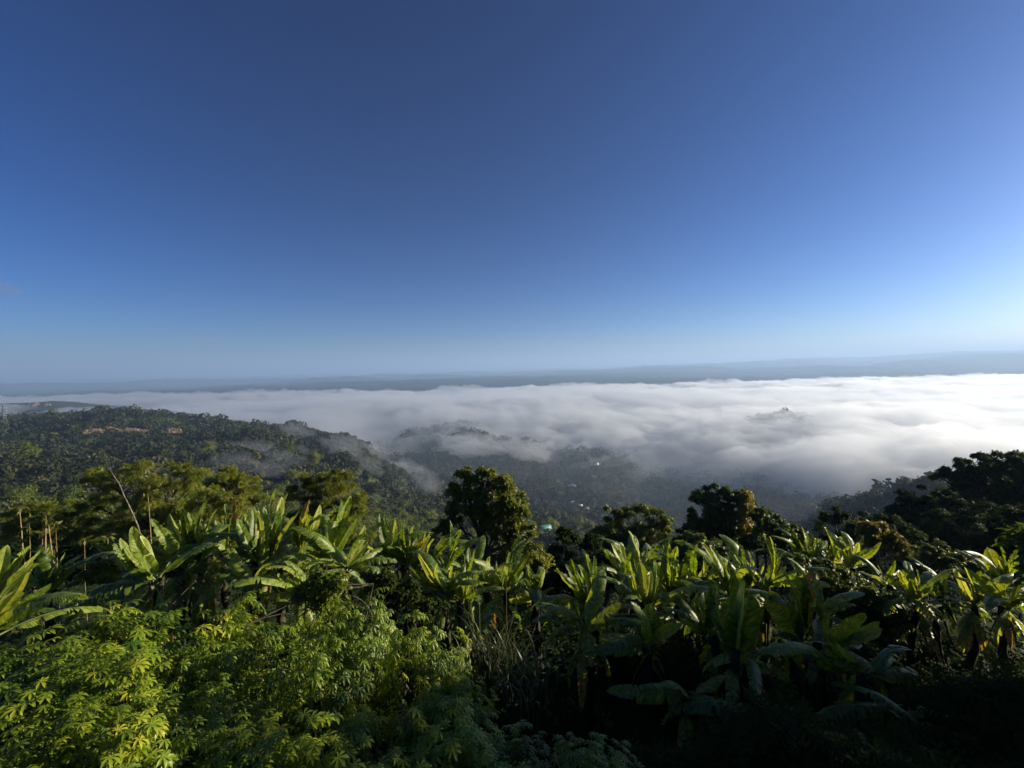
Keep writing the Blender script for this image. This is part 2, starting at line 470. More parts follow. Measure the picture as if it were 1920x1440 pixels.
# ------------------------------------------------------------------ foliage materials
def leaf_mat(name, c0, c1, c2, trans, rough=.5, spec=.4, tcol=None, mix=.35, objvar=.25):
    """c0..c2 dark / mid / light leaf colours picked by the per-leaf tint"""
    m, nt, out = mat_new(name)
    at_ = nt.nodes.new('ShaderNodeAttribute'); at_.attribute_name = 'tint'
    oi = nt.nodes.new('ShaderNodeObjectInfo')
    ma = nt.nodes.new('ShaderNodeMath'); ma.operation = 'MULTIPLY_ADD'
    ma.inputs[1].default_value = objvar
    nt.links.new(oi.outputs['Random'], ma.inputs[0])
    sub = nt.nodes.new('ShaderNodeMath'); sub.operation = 'SUBTRACT'; sub.inputs[1].default_value = objvar * .5
    nt.links.new(at_.outputs['Fac'], sub.inputs[0]); nt.links.new(sub.outputs[0], ma.inputs[2])
    col = ramp(nt, ma.outputs[0], [(0.0, c0), (.5, c1), (1.0, c2)])
    p = nt.nodes.new('ShaderNodeBsdfPrincipled')
    nt.links.new(col, p.inputs['Base Color'])
    p.inputs['Roughness'].default_value = rough
    p.inputs['Specular IOR Level'].default_value = spec
    t = nt.nodes.new('ShaderNodeBsdfTranslucent')
    mc = nt.nodes.new('ShaderNodeMix'); mc.data_type = 'RGBA'; mc.blend_type = 'MULTIPLY'; mc.inputs[0].default_value = 1
    nt.links.new(col, mc.inputs[6]); mc.inputs[7].default_value = (*trans, 1)
    nt.links.new(mc.outputs[2], t.inputs['Color'])
    ms = nt.nodes.new('ShaderNodeMixShader'); ms.inputs[0].default_value = mix
    nt.links.new(p.outputs[0], ms.inputs[1]); nt.links.new(t.outputs[0], ms.inputs[2])
    nt.links.new(ms.outputs[0], out.inputs['Surface'])
    return m

def bark_mat(name, a, b, scale=6.0):
    m, nt, out = mat_new(name)
    tc = nt.nodes.new('ShaderNodeTexCoord')
    n = nt.nodes.new('ShaderNodeTexNoise'); n.inputs['Scale'].default_value = scale; n.inputs['Detail'].default_value = 6
    nt.links.new(tc.outputs['Object'], n.inputs['Vector'])
    c = ramp(nt, n.outputs[0], [(.35, a), (.62, b)])
    p = nt.nodes.new('ShaderNodeBsdfPrincipled'); p.inputs['Roughness'].default_value = .9
    nt.links.new(c, p.inputs['Base Color'])
    bp = nt.nodes.new('ShaderNodeBump'); bp.inputs['Strength'].default_value = .5; bp.inputs['Distance'].default_value = .05
    nt.links.new(n.outputs[0], bp.inputs['Height']); nt.links.new(bp.outputs[0], p.inputs['Normal'])
    nt.links.new(p.outputs[0], out.inputs['Surface'])
    return m

def banana_mat(name, dark, mid, light, tr, dry=None, mix=.38):
    m, nt, out = mat_new(name)
    uv = nt.nodes.new('ShaderNodeUVMap'); uv.uv_map = 'UVMap'
    sep = nt.nodes.new('ShaderNodeSeparateXYZ'); nt.links.new(uv.outputs[0], sep.inputs[0])
    oi = nt.nodes.new('ShaderNodeObjectInfo')
    # lateral veins: run outwards and slightly forward from the midrib
    ab = nt.nodes.new('ShaderNodeMath'); ab.operation = 'ABSOLUTE'; nt.links.new(sep.outputs[1], ab.inputs[0])
    m1 = nt.nodes.new('ShaderNodeMath'); m1.operation = 'MULTIPLY_ADD'; m1.inputs[1].default_value = -.045
    nt.links.new(ab.outputs[0], m1.inputs[0]); nt.links.new(sep.outputs[0], m1.inputs[2])
    m2 = nt.nodes.new('ShaderNodeMath'); m2.operation = 'MULTIPLY'; m2.inputs[1].default_value = 330.0; nt.links.new(m1.outputs[0], m2.inputs[0])
    sn = nt.nodes.new('ShaderNodeMath'); sn.operation = 'SINE'; nt.links.new(m2.outputs[0], sn.inputs[0])
    cb = nt.nodes.new('ShaderNodeCombineXYZ'); nt.links.new(m1.outputs[0], cb.inputs[0]); nt.links.new(ab.outputs[0], cb.inputs[1]); nt.links.new(oi.outputs['Random'], cb.inputs[2])
    mp = nt.nodes.new('ShaderNodeVectorMath'); mp.operation = 'MULTIPLY'; mp.inputs[1].default_value = (26, 1.6, 9); nt.links.new(cb.outputs[0], mp.inputs[0])
    n = nt.nodes.new('ShaderNodeTexNoise'); n.inputs['Scale'].default_value = 1.0; n.inputs['Detail'].default_value = 4; nt.links.new(mp.outputs[0], n.inputs['Vector'])
    oa = nt.nodes.new('ShaderNodeMath'); oa.operation = 'MULTIPLY_ADD'; oa.inputs[1].default_value = .30; nt.links.new(oi.outputs['Random'], oa.inputs[0])
    nt.links.new(n.outputs[0], oa.inputs[2])
    col = ramp(nt, oa.outputs[0], [(.40, dark), (.66, mid), (.88, light)])
    if dry:
        mp2 = nt.nodes.new('ShaderNodeVectorMath'); mp2.operation = 'MULTIPLY'; mp2.inputs[1].default_value = (5, 1.2, 7); nt.links.new(cb.outputs[0], mp2.inputs[0])
        n2 = nt.nodes.new('ShaderNodeTexNoise'); n2.inputs['Scale'].default_value = 1.0; n2.inputs['Detail'].default_value = 3; nt.links.new(mp2.outputs[0], n2.inputs['Vector'])
        ea = nt.nodes.new('ShaderNodeMath'); ea.operation = 'MULTIPLY_ADD'; ea.inputs[1].default_value = .16; nt.links.new(ab.outputs[0], ea.inputs[0]); nt.links.new(n2.outputs[0], ea.inputs[2])
        f = ramp(nt, ea.outputs[0], [(.52, (0, 0, 0)), (.60, (1, 1, 1))])
        dc = ramp(nt, n.outputs[0], [(.3, (.08, .035, .015)), (.55, (.30, .16, .04)), (.75, (.42, .33, .10))])
        mm = nt.nodes.new('ShaderNodeMix'); mm.data_type = 'RGBA'; nt.links.new(f, mm.inputs[0]); nt.links.new(col, mm.inputs[6]); nt.links.new(dc, mm.inputs[7])
        col = mm.outputs[2]
    p = nt.nodes.new('ShaderNodeBsdfPrincipled'); p.inputs['Roughness'].default_value = .36; p.inputs['Specular IOR Level'].default_value = .6
    nt.links.new(col, p.inputs['Base Color'])
    hs = nt.nodes.new('ShaderNodeMath'); hs.operation = 'MULTIPLY_ADD'; hs.inputs[1].default_value = .35; nt.links.new(sn.outputs[0], hs.inputs[0]); nt.links.new(n.outputs[0], hs.inputs[2])
    bp = nt.nodes.new('ShaderNodeBump'); bp.inputs['Strength'].default_value = .35; bp.inputs['Distance'].default_value = .02
    nt.links.new(hs.outputs[0], bp.inputs['Height']); nt.links.new(bp.outputs[0], p.inputs['Normal'])
    t = nt.nodes.new('ShaderNodeBsdfTranslucent')
    mc = nt.nodes.new('ShaderNodeMix'); mc.data_type = 'RGBA'; mc.blend_type = 'MULTIPLY'; mc.inputs[0].default_value = 1
    nt.links.new(col, mc.inputs[6]); mc.inputs[7].default_value = (*tr, 1); nt.links.new(mc.outputs[2], t.inputs['Color'])
    nt.links.new(bp.outputs[0], t.inputs['Normal'])
    ms = nt.nodes.new('ShaderNodeMixShader'); ms.inputs[0].default_value = mix
    nt.links.new(p.outputs[0], ms.inputs[1]); nt.links.new(t.outputs[0], ms.inputs[2]); nt.links.new(ms.outputs[0], out.inputs['Surface'])
    return m

M_BAN = banana_mat('banana_blade', (.034, .075, .008), (.120, .195, .018), (.32, .37, .06), (2.3, 1.9, .6))
M_BANY = banana_mat('banana_blade_pale', (.15, .22, .03), (.30, .37, .06), (.44, .46, .12), (1.7, 1.5, .7))
M_BAND = banana_mat('banana_blade_drying', (.05, .11, .012), (.12, .22, .02), (.30, .33, .05), (1.9, 1.6, .7), dry=True)
M_RIB = bark_mat('banana_midrib', (.10, .16, .03), (.26, .30, .08), 3)
M_STEM = bark_mat('banana_stem', (.012, .015, .006), (.055, .05, .02), 5)
M_PALM = leaf_mat('cassava_leaf', (.035, .080, .006), (.165, .235, .014), (.36, .37, .024), (2.2, 2.2, .8), rough=.42, spec=.4, mix=.30, objvar=.1)
M_TREE_O = leaf_mat('feathery_leaf', (.040, .066, .010), (.110, .145, .018), (.22, .24, .030), (2.0, 1.8, .7), mix=.35)
M_TREE_G = leaf_mat('broad_leaf', (.020, .042, .005), (.065, .105, .010), (.19, .20, .02), (2.2, 2.0, .7), mix=.35)
M_TREE_Y = leaf_mat('golden_leaf', (.05, .06, .010), (.14, .14, .022), (.30, .24, .05), (1.8, 1.6, .8), mix=.35)
M_SMALL = leaf_mat('vine_leaf', (.06, .10, .010), (.17, .22, .025), (.36, .36, .06), (1.7, 1.6, .7), rough=.4, mix=.4)
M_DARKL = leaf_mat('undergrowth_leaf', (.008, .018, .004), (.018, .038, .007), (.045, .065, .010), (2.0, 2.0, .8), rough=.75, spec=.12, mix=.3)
M_FAR = leaf_mat('forest_crown', (.008, .014, .006), (.024, .034, .013), (.080, .082, .036), (1.6, 1.5, .8), rough=.8, spec=.15, mix=.2, objvar=.0)
M_BARK = bark_mat('bark', (.03, .022, .015), (.12, .10, .07))
M_PALEBARK = bark_mat('pale_bark', (.03, .025, .02), (.20, .17, .13), 3.5)
M_CANE = bark_mat('dry_cane', (.10, .07, .03), (.30, .23, .11), 9)
M_GRASS = leaf_mat('grass_blade', (.025, .040, .012), (.065, .085, .028), (.18, .18, .09), (1.4, 1.3, .9), rough=.35, mix=.25)

# ------------------------------------------------------------------ banana leaves
def banana_leaf_mesh(name, seed, W=.23, sag=.05, fold=.45, curl=.6, tears=0, pet=.10, mat=None, tipdrop=0.0, ripple=.007):
    r = np.random.default_rng(seed)
    n = 40
    verts = []; uvs = []; quads = []; mi = []
    tt = np.linspace(0, 1, n + 1)
    wob = r.normal(size=4) * .012
    def mid(t):
        return np.array([wob[0] * math.sin(3 * t) + wob[1] * math.sin(7 * t), t, 4 * sag * t * (1 - t) - tipdrop * max(0, t - .6) ** 2 * 4])
    def halfw(t):
        if t <= pet: return .004
        u = (t - pet) / (1 - pet)
        return W * .5 * max(.03, min(1.0, (u / .16) ** .7) * max(0.0, 1 - max(0.0, (u - .16) / .84) ** 3.4) ** .55) * (1.03 - .10 * u)
    edge_n = [np.convolve(r.normal(size=n + 5), np.ones(5) / 5, 'valid') * .05 for _ in (0, 1)]
    for si, s in enumerate((-1, 1)):
        k0 = int(math.ceil(pet * n))
        cuts = [k0]
        if tears:
            c = sorted(set(r.integers(k0 + 2, n - 1, size=tears).tolist()))
            for x in c:
                if x - cuts[-1] >= 1: cuts.append(x)
        cuts.append(n)
        for gi in range(len(cuts) - 1):
            a, b = cuts[gi], cuts[gi + 1]
            if b <= a: continue
            dphi = r.normal() * (.22 if tears else 0)
            gap = .012 + .018 * r.random() if tears else 0
            depth0 = .15 + .5 * r.random()
            base = len(verts)
            vs_ = (0, .3, .62, .88, 1.0)
            for k in range(a, b + 1):
                t = tt[k]; c0 = mid(t); w = halfw(t) * (1 + edge_n[si][k])
                ph = fold + dphi + .1 * math.sin(5 * t + seed)
                for v in vs_:
                    q = w * v
                    x = s * q * math.cos(ph)
                    z = q * math.sin(ph) - curl * q * q / (W * .5) + ripple * (math.sin(17 * t + seed + 2 * s) + .5 * math.sin(29 * t + s)) * v * v
                    g = max(0, (v - depth0) / (1 - depth0)) * gap
                    dy = (g if k == a and gi > 0 else 0) - (g if k == b and gi < len(cuts) - 2 else 0)
                    verts.append((c0[0] + x, c0[1] + dy + .10 * q, c0[2] + z)); uvs.append((t, s * v))
            m_ = len(vs_)
            for k in range(b - a):
                for j in range(m_ - 1):
                    p = base + k * m_ + j
                    q4 = (p, p + 1, p + m_ + 1, p + m_)
                    quads.append(q4 if s > 0 else q4[::-1]); mi.append(0)
    pv, pf = tube([mid(t) - np.array([0, 0, .004]) for t in np.linspace(0, .98, 16)], np.interp(np.linspace(0, 1, 16), [0, pet, 1], [.013, .009, .002]), 5)
    b = len(verts)
    verts = np.vstack([np.array(verts), pv]); uvs = np.vstack([np.array(uvs), np.zeros((len(pv), 2))])
    quads = np.vstack([np.array(quads), pf + b]); mi = mi + [1] * len(pf)
    return mesh_np(name, verts, quads, mats=[mat or M_BAN, M_RIB], mat_idx=mi, uv=uvs)

LEAFV = {'u': [], 'a': [], 'y': [], 'd': [], 'w': [], 't': []}
for k in range(7):
    LEAFV['u'].append(banana_leaf_mesh('upright_leaf', 100 + k, W=.160 + .022 * (k % 3), sag=.02 + .012 * k, fold=.30 + .12 * (k % 4), curl=.25, tears=(0, 2, 5, 1, 6, 3, 9)[k], pet=.08))
    LEAFV['a'].append(banana_leaf_mesh('arching_leaf', 200 + k, W=.18 + .015 * (k % 3), sag=.11 + .02 * (k % 4), fold=.12 + .08 * (k % 3), curl=.7, tears=(3, 6, 0, 9, 5, 2, 12)[k], pet=.10, tipdrop=.12))
for k in range(3):
    LEAFV['y'].append(banana_leaf_mesh('pale_leaf', 300 + k, W=.19, sag=.03 * k, fold=.5, curl=.3, tears=k, pet=.08, mat=M_BANY))
    LEAFV['d'].append(banana_leaf_mesh('drying_leaf', 330 + k, W=.20, sag=.06, fold=.35, curl=.5, tears=3 + 2 * k, pet=.08, mat=M_BAND))
    LEAFV['w'].append(banana_leaf_mesh('broad_leaf', 360 + k, W=.36 + .03 * k, sag=.04, fold=.10, curl=.25, tears=0, pet=.05, ripple=.006))
    LEAFV['t'].append(banana_leaf_mesh('torn_leaf', 390 + k, W=.26, sag=.13, fold=.05, curl=.9, tears=16 + 4 * k, pet=.08, tipdrop=.2))
leaf_name = {'u': 'leaf', 'a': 'leaf', 'y': 'leaf', 'd': 'leaf', 'w': 'leaf', 't': 'leaf'}

def pseudostem_mesh(h, r0, seed):
    r = np.random.default_rng(seed); a = Acc()
    pts = bent((0, 0, -.15), (r.normal() * .1, r.normal() * .1, h), 7, .15, r)
    v, f = tube(pts, np.linspace(r0, r0 * .6, 7), 9); a.add(v, f)
    for k in range(5):      # old sheath ends hanging from the stem
        z = h * (.35 + .13 * k); an = r.random() * 6.28
        p0 = np.array([math.cos(an) * r0 * .8, math.sin(an) * r0 * .8, z]); p1 = p0 + np.array([math.cos(an) * .22, math.sin(an) * .22, -.35 - .3 * r.random()])
        v, f = tube(bent(p0, p1, 4, .2, r), [.04, .03, .02, .006], 4); a.add(v, f)
    return a.mesh('pseudostem', M_STEM)

def place_leaf(me, base, tip, hint, parent, wscale=1.0):
    """leaf from world point base to world point tip, upper side towards hint"""
    base = Vector(base); tip = Vector(tip)
    d = tip - base; L = d.length; y = d.normalized()
    z = Vector(hint); z = (z - z.dot(y) * y)
    if z.length < 1e-3: z = Vector((0, -1, 0.1)) - y * y.dot(Vector((0, -1, 0.1)))
    z.normalize(); x = y.cross(z)
    M = Matrix((x * L * wscale, y * L, z * L)).transposed().to_4x4()
    M.translation = base - parent.location
    o = bpy.data.objects.new('leaf', me); C.objects.link(o); o.parent = parent
    o.matrix_basis = M
    return o

GB = 'banana plants along the slope'
def k_even(px): return int(px) % 2 == 0
def banana(label, px, py, Y, tips, extra=2, seed=0, dark=False):
    r = random.Random(seed * 13 + int(px))
    top = at(px, py, Y)
    gz = float(H(top[0], top[1]))
    root = empty('banana_plant', (top[0], top[1], gz))
    tag(root, label, 'banana plant', GB)
    h = max(.5, top[2] - gz)
    obj('pseudostem', pseudostem_mesh(h, min(.13, .05 + .03 * h), seed + abs(int(px))), root)
    for tp in tips:
        tx, ty = tp[0], tp[1]; kind = tp[2] if len(tp) > 2 else 'u'
        dY = tp[3] if len(tp) > 3 else r.uniform(-.35, .35)
        tip = at(tx, ty, Y + dY)
        side = r.uniform(-1, 1)
        if kind in 'uyd': hint = (r.choice((-1, 1)) * r.uniform(.1, 1.2), -r.uniform(.3, 1.2), .25)
        elif kind == 'w': hint = (.25 * side, -1, .1)
        else: hint = (.3 * side, -.35 + .3 * side, 1)
        me = r.choice(LEAFV[kind])
        b = top + np.array([r.uniform(-.05, .05), r.uniform(-.05, .05), r.uniform(-.12, .06)])
        L = np.linalg.norm(tip - b)
        ws = min(1.2, max(.85, 1.45 / max(L, .3))) if kind != 't' else 1.0
        place_leaf(me, b, tip, hint, root, ws)
    # more leaves of the crown, spread like the ones already placed
    ups = [t for t in tips if (t[2] if len(t) > 2 else 'u') in 'uyd']
    for k in range(6 if ups else 0):
        t0 = r.choice(ups)
        tip = at(t0[0] + r.uniform(-34, 34), t0[1] + r.uniform(2, 42), Y + r.uniform(-.5, .7))
        place_leaf(r.choice(LEAFV['u' if r.random() < .7 else 'y']), top, tip, (r.choice((-1, 1)) * r.uniform(.3, 1.2), -r.uniform(.2, 1.0), .25), root, max(.8, min(1.2, 1.45 / max(.3, (Vector(tip) - Vector(top)).length))))
    for k in range(2 if py > 1185 else 5):       # old leaves hanging down over the stem
        an = r.uniform(0, 2 * math.pi); L = r.uniform(.8, 1.3)
        tip = top + np.array([math.cos(an) * .45 * L, math.sin(an) * .45 * L - .15, -L])
        place_leaf(r.choice(LEAFV['d' if r.random() < .35 else 'a']), top - np.array([0, 0, .15]), tip, (math.cos(an), math.sin(an), .6), root, 1.0)
    for k in range(0 if py > 1185 else (3 if k_even(px) else 1)):       # leaves arching out of the crown
        an = r.uniform(0, 2 * math.pi); el = r.uniform(.25, .95); L = r.uniform(1.0, 1.5)
        tip = top + L * np.array([math.cos(an) * math.cos(el), math.sin(an) * math.cos(el), math.sin(el)])
        place_leaf(r.choice(LEAFV['a']), top, tip, (0, -.2, 1), root, 1.15)
    for k in range(extra):   # lower arching leaves all round
        an = r.uniform(0, 2 * math.pi); el = r.uniform(-.5, .35); L = r.uniform(1.0, 1.7)
        tip = top + L * np.array([math.cos(an) * math.cos(el), math.sin(an) * math.cos(el), math.sin(el)])
        place_leaf(r.choice(LEAFV['a' if r.random() < .7 else 't']), top - np.array([0, 0, .1]), tip, (0, 0, 1), root, 1.0)
    return root

BAN = [
 # left cluster
 ('banana plant cut by the left edge, one big yellow-green leaf catching the sun', -25, 1190, 6.2, [(62, 1052, 'y'), (58, 1022, 'u'), (15, 1022, 'y'), (95, 1140, 'a'), (150, 1110, 'a'), (-40, 1060, 'u')], 3),
 ('sparse banana plant with yellowing leaves among the dry canes at the left edge', 92, 1110, 9.0, [(122, 1036, 'y'), (75, 1022, 'a'), (150, 1037, 'a'), (108, 1020, 'd'), (60, 1062, 'd')], 2),
 ('banana plant sending one long low leaf down left over the cassava bushes', 292, 1088, 8.5, [(114, 1162, 'a'), (246, 988, 'u'), (160, 1041, 'a'), (230, 1078, 'a'), (216, 1160, 'a'), (182, 1120, 'a')], 3),
 ('banana plant with a broad shadow-crossed leaf, just left of the tallest cluster', 348, 1066, 9.4, [(251, 986, 'u'), (289, 1005, 'a'), (206, 1007, 'u'), (315, 968, 'u'), (281, 1168, 'a'), (352, 1123, 'w')], 3),
 ('banana plant with two wide sunlit leaves seen side by side in the left cluster', 378, 1058, 9.8, [(356, 960, 'u'), (368, 961, 'u'), (389, 936, 'u'), (341, 952, 'u'), (420, 1008, 'a')], 2),
 ('banana plant with an orange-patched leaf rising near the feathery trees', 428, 1040, 11, [(422, 944, 'u'), (446, 937, 'd'), (391, 985, 'a'), (405, 975, 'y'), (461, 975, 'a')], 2),
 ('banana plant holding a dark leaf bent over towards the tallest leaf', 488, 1058, 9.6, [(475, 950, 'u'), (494, 950, 'u'), (484, 958, 'y'), (430, 1030, 'a'), (452, 1104, 't'), (510, 1000, 'u')], 3),
 ('banana plant bearing the tallest pair of upright leaves in the left cluster', 508, 1048, 9.9, [(517, 917, 'u'), (529, 931, 'y'), (540, 985, 'a'), (477, 1071, 'a'), (462, 1000, 'u')], 3),
 ('banana plant with a brown and orange scorched leaf tip above the left cluster', 566, 1036, 10.4, [(580, 936, 'd'), (574, 945, 'u'), (600, 946, 'y'), (582, 967, 'y'), (548, 981, 'a'), (538, 1056, 'y')], 2),
 ('banana plant with a slim tall leaf leaning right towards the bare gap', 622, 1052, 9.6, [(656, 929, 'u'), (668, 961, 'a'), (640, 950, 'u'), (628, 965, 'u'), (700, 1126, 't'), (546, 983, 'a'), (600, 990, 'u')], 2),
 ('banana plant with long comb-torn leaves arching right above the cassava', 650, 1066, 9.2, [(742, 1044, 't'), (728, 1076, 't'), (684, 985, 'y'), (690, 1010, 'u'), (612, 1060, 'y'), (694, 1140, 't')], 3),
 ('low banana plant tucked under the left cluster behind the middle cassava bush', 470, 1110, 8.6, [(432, 1132, 'a'), (501, 1092, 'a'), (482, 1148, 'a'), (494, 1118, 'a'), (396, 1074, 't'), (420, 1060, 'a'), (530, 1082, 'a')], 3),
 ('low banana plant with short bright leaves just above the lit cassava top', 570, 1108, 8.4, [(540, 1050, 'a'), (600, 1078, 'a'), (512, 1128, 'a'), (520, 1088, 'a'), (585, 1140, 't'), (556, 1060, 'y')], 2),
 # middle row
 ('banana plant with a ribbed upright leaf at the left end of the middle row', 722, 1048, 11.5, [(711, 964, 'u'), (722, 970, 'u'), (741, 971, 'y'), (706, 1000, 'u'), (738, 1002, 'u')], 2),
 ('banana plant with a shadowed group of narrow leaves in the middle row', 762, 1062, 11.5, [(756, 978, 'u'), (762, 989, 'u'), (776, 985, 'y'), (732, 1018, 'u'), (748, 1020, 'u'), (781, 1008, 'u')], 2),
 ('banana plant in the middle row with one pale leaf torn near its tip', 800, 1068, 11.8, [(779, 997, 'u'), (798, 998, 'u'), (792, 1012, 'd'), (814, 1010, 'u'), (768, 1042, 'a')], 2),
 ('banana plant with a spear-like leaf standing in front of the round tree', 832, 1076, 11.2, [(843, 975, 'u'), (868, 995, 'u'), (826, 1043, 'u'), (847, 1040, 'y'), (858, 1030, 'u')], 2),
 ('banana plant with a long curved pale leaf dipping forward in the middle row', 836, 1118, 9.8, [(785, 1038, 'y'), (806, 1078, 'a'), (862, 1071, 'y'), (820, 1056, 'u'), (770, 1122, 'a'), (796, 1060, 'u')], 3),
 ('banana plant with a wide sunlit leaf below the trunk of the round tree', 866, 1126, 9.8, [(885, 1055, 'u'), (872, 1060, 'u'), (896, 1070, 'y'), (848, 1060, 'u'), (905, 1128, 'a')], 3),
 ('banana plant behind the wide leaf with thin leaves against the round tree', 884, 1092, 12, [(878, 1026, 'u'), (889, 1041, 'u'), (869, 1040, 'u'), (902, 1050, 'u')], 2),
 ('banana plant with two paddle leaves and a small yellow one in the middle row', 914, 1108, 10.8, [(918, 1042, 'u'), (930, 1052, 'u'), (926, 1076, 'y'), (900, 1060, 'u'), (958, 1103, 'd')], 3),
 ('banana plant with a notched leaf leaning right below the olive bush', 944, 1112, 10.8, [(950, 1048, 'u'), (993, 1036, 'u'), (962, 1070, 'y'), (1000, 1098, 'a'), (925, 1130, 'a')], 3),
 ('banana plant with a leaf lit along one half, between the two banana groups', 1006, 1118, 10.8, [(986, 1060, 'u'), (1020, 1066, 'u'), (1012, 1080, 'u'), (976, 1090, 'u'), (1040, 1100, 'a')], 3),
 # right cluster
 ('banana plant whose sunlit leaf leans left at the left end of the right group', 1108, 1140, 9.2, [(1060, 1058, 'u'), (1098, 1038, 'y'), (1069, 1047, 'u'), (1000, 1128, 'a'), (1020, 1150, 'a'), (1112, 1043, 'u')], 3),
 ('banana plant with dark sagging leaves low at the left of the right group', 1100, 1178, 8.2, [(1000, 1160, 'a'), (1024, 1196, 'a'), (1160, 1130, 'a'), (1080, 1120, 'u')], 3),
 ('banana plant with forked yellow-green leaf tips in front of the dark thicket', 1176, 1092, 10.8, [(1146, 1019, 'y'), (1162, 1017, 'y'), (1128, 1051, 'u'), (1178, 1044, 'u'), (1154, 1048, 'y')], 2),
 ('banana plant raising a silvery pointed leaf highest in the right group', 1206, 1080, 11.2, [(1178, 995, 'y'), (1232, 1024, 'u'), (1190, 1030, 'u'), (1218, 1050, 'd')], 2),
 ('banana plant with one wide folded leaf pale along its right half', 1212, 1146, 8.8, [(1187, 1049, 'u'), (1200, 1050, 'y'), (1112, 1072, 'a'), (1227, 1050, 'u'), (1286, 1175, 'a')], 2),
 ('banana plant with paired rounded leaves standing tall right of the silvery one', 1258, 1124, 9.6, [(1251, 1016, 'u'), (1268, 1023, 'u'), (1243, 1022, 'y'), (1234, 1060, 'u'), (1290, 1030, 'u')], 2),
 ('banana plant with shadowed leaves in front of the small pale-leaved bush', 1300, 1112, 10.2, [(1307, 1020, 'u'), (1288, 1034, 'u'), (1280, 1050, 'u'), (1327, 1060, 'a'), (1260, 1130, 'a')], 3),
 ('banana plant with a long silver-edged leaf slanting across the right group', 1370, 1112, 9.2, [(1315, 1016, 'y'), (1330, 1022, 'u'), (1346, 1050, 'u'), (1296, 1096, 'a')], 3),
 ('banana plant with a broad backlit leaf in deep shade, left one of two such', 1218, 1206, 7.4, [(1217, 1132, 'w'), (1105, 1222, 'a'), (1190, 1130, 'a'), (1250, 1150, 'u'), (1140, 1190, 'a')], 1),
 ('banana plant with a squat backlit leaf below the shadowed leaves', 1326, 1190, 7.8, [(1319, 1110, 'w'), (1334, 1086, 'u'), (1262, 1140, 'a'), (1346, 1090, 'u'), (1300, 1160, 'u')], 1),
 ('banana plant with the large glowing green oval leaf low in the right group', 1374, 1236, 7.0, [(1408, 1118, 'w'), (1372, 1064, 'u'), (1392, 1100, 'u'), (1340, 1160, 'a'), (1489, 1276, 'a')], 1),
 ('banana plant with two striped leaves against the dark thicket beside the tallest pair', 1402, 1100, 10.4, [(1387, 1022, 'u'), (1402, 1032, 'u'), (1376, 1040, 'u'), (1412, 1050, 'y')], 2),
 ('banana plant with the tallest bright pair of leaves in the right group', 1434, 1104, 10.0, [(1430, 1000, 'u'), (1443, 1006, 'u'), (1460, 1036, 'u'), (1474, 1062, 'y'), (1418, 1076, 'y')], 2),
 ('banana plant with a tall drooping-tipped leaf and a striped pale one beside it', 1504, 1200, 8.0, [(1494, 1078, 'u'), (1506, 1082, 'u'), (1522, 1070, 'd'), (1487, 1052, 'u'), (1440, 1110, 'w'), (1455, 1190, 'a')], 1),
 ('banana plant with arching ragged leaves right of the tall drooping leaf', 1534, 1150, 8.8, [(1583, 1122, 't'), (1603, 1131, 't'), (1560, 1140, 'a'), (1520, 1100, 'u')], 2),
 ('banana plant with a glowing leaf arching right and a rounded one under it', 1548, 1204, 7.4, [(1622, 1150, 'w'), (1650, 1168, 'y'), (1600, 1186, 'w'), (1552, 1150, 'u')], 1),
 # lower right shade
 ('banana plant in deep shade with one long grey leaf over the black hollow', 1410, 1222, 6.8, [(1560, 1234, 'a'), (1310, 1260, 'a'), (1470, 1262, 'a')], 2),
 ('banana plant in shade with broad grey ribs fanning right over the ferns', 1620, 1262, 6.6, [(1732, 1262, 'a'), (1728, 1280, 'a'), (1662, 1308, 'a'), (1550, 1200, 'u'), (1587, 1360, 'a'), (1690, 1240, 'a')], 2),
 ('banana plant in shade with a comb-edged grey leaf pointing down right', 1700, 1330, 6.0, [(1815, 1366, 't'), (1692, 1392, 'a'), (1605, 1350, 'a'), (1760, 1340, 'a')], 2),
 ('lowest banana plant at the bottom right corner, nearly black', 1770, 1400, 5.6, [(1846, 1442, 'a'), (1720, 1440, 'a'), (1850, 1400, 'a'), (1900, 1430, 'a')], 2),
 ('banana plant nearly lost in the dark under the glowing oval leaf', 1290, 1300, 6.4, [(1310, 1320, 'a'), (1343, 1440, 'a'), (1240, 1280, 'a'), (1138, 1294, 'a'), (1250, 1350, 'a'), (1390, 1330, 'a')], 2),
 ('banana plant nearly lost in the dark at the bottom, right of the grass clump', 1440, 1330, 6.0, [(1443, 1438, 'a'), (1380, 1380, 'a'), (1520, 1340, 'a'), (1500, 1400, 'a'), (1400, 1290, 'a')], 2),
 # far right
 ('banana plant with pale dry leaf edges behind the creeper-covered shrub', 1518, 1058, 14, [(1513, 999, 'y'), (1502, 987, 'u'), (1484, 992, 'u'), (1530, 1020, 'y')], 2),
 ('banana plant with thin-stalked leaves beyond the creeper-covered shrub', 1560, 1060, 14, [(1545, 988, 'u'), (1577, 1006, 'y'), (1540, 1020, 'u'), (1560, 1016, 'u')], 2),
 ('banana plant with a grey-green leaf leaning right above the creeper-covered shrub', 1596, 1064, 13.5, [(1619, 1002, 'u'), (1590, 1010, 'y'), (1640, 1026, 'a'), (1578, 1030, 'y'), (1634, 1056, 't')], 2),
 ('small banana plant with a bright V of two leaves right of the creeper-covered shrub', 1659, 1094, 12, [(1679, 1050, 'u'), (1645, 1060, 'u'), (1655, 1110, 'a')], 1),
 ('banana plant with a square bright leaf beside the small V-shaped one', 1716, 1128, 11.5, [(1683, 1072, 'y'), (1708, 1086, 'w'), (1718, 1067, 'u'), (1745, 1100, 'a'), (1772, 1134, 'a')], 2),
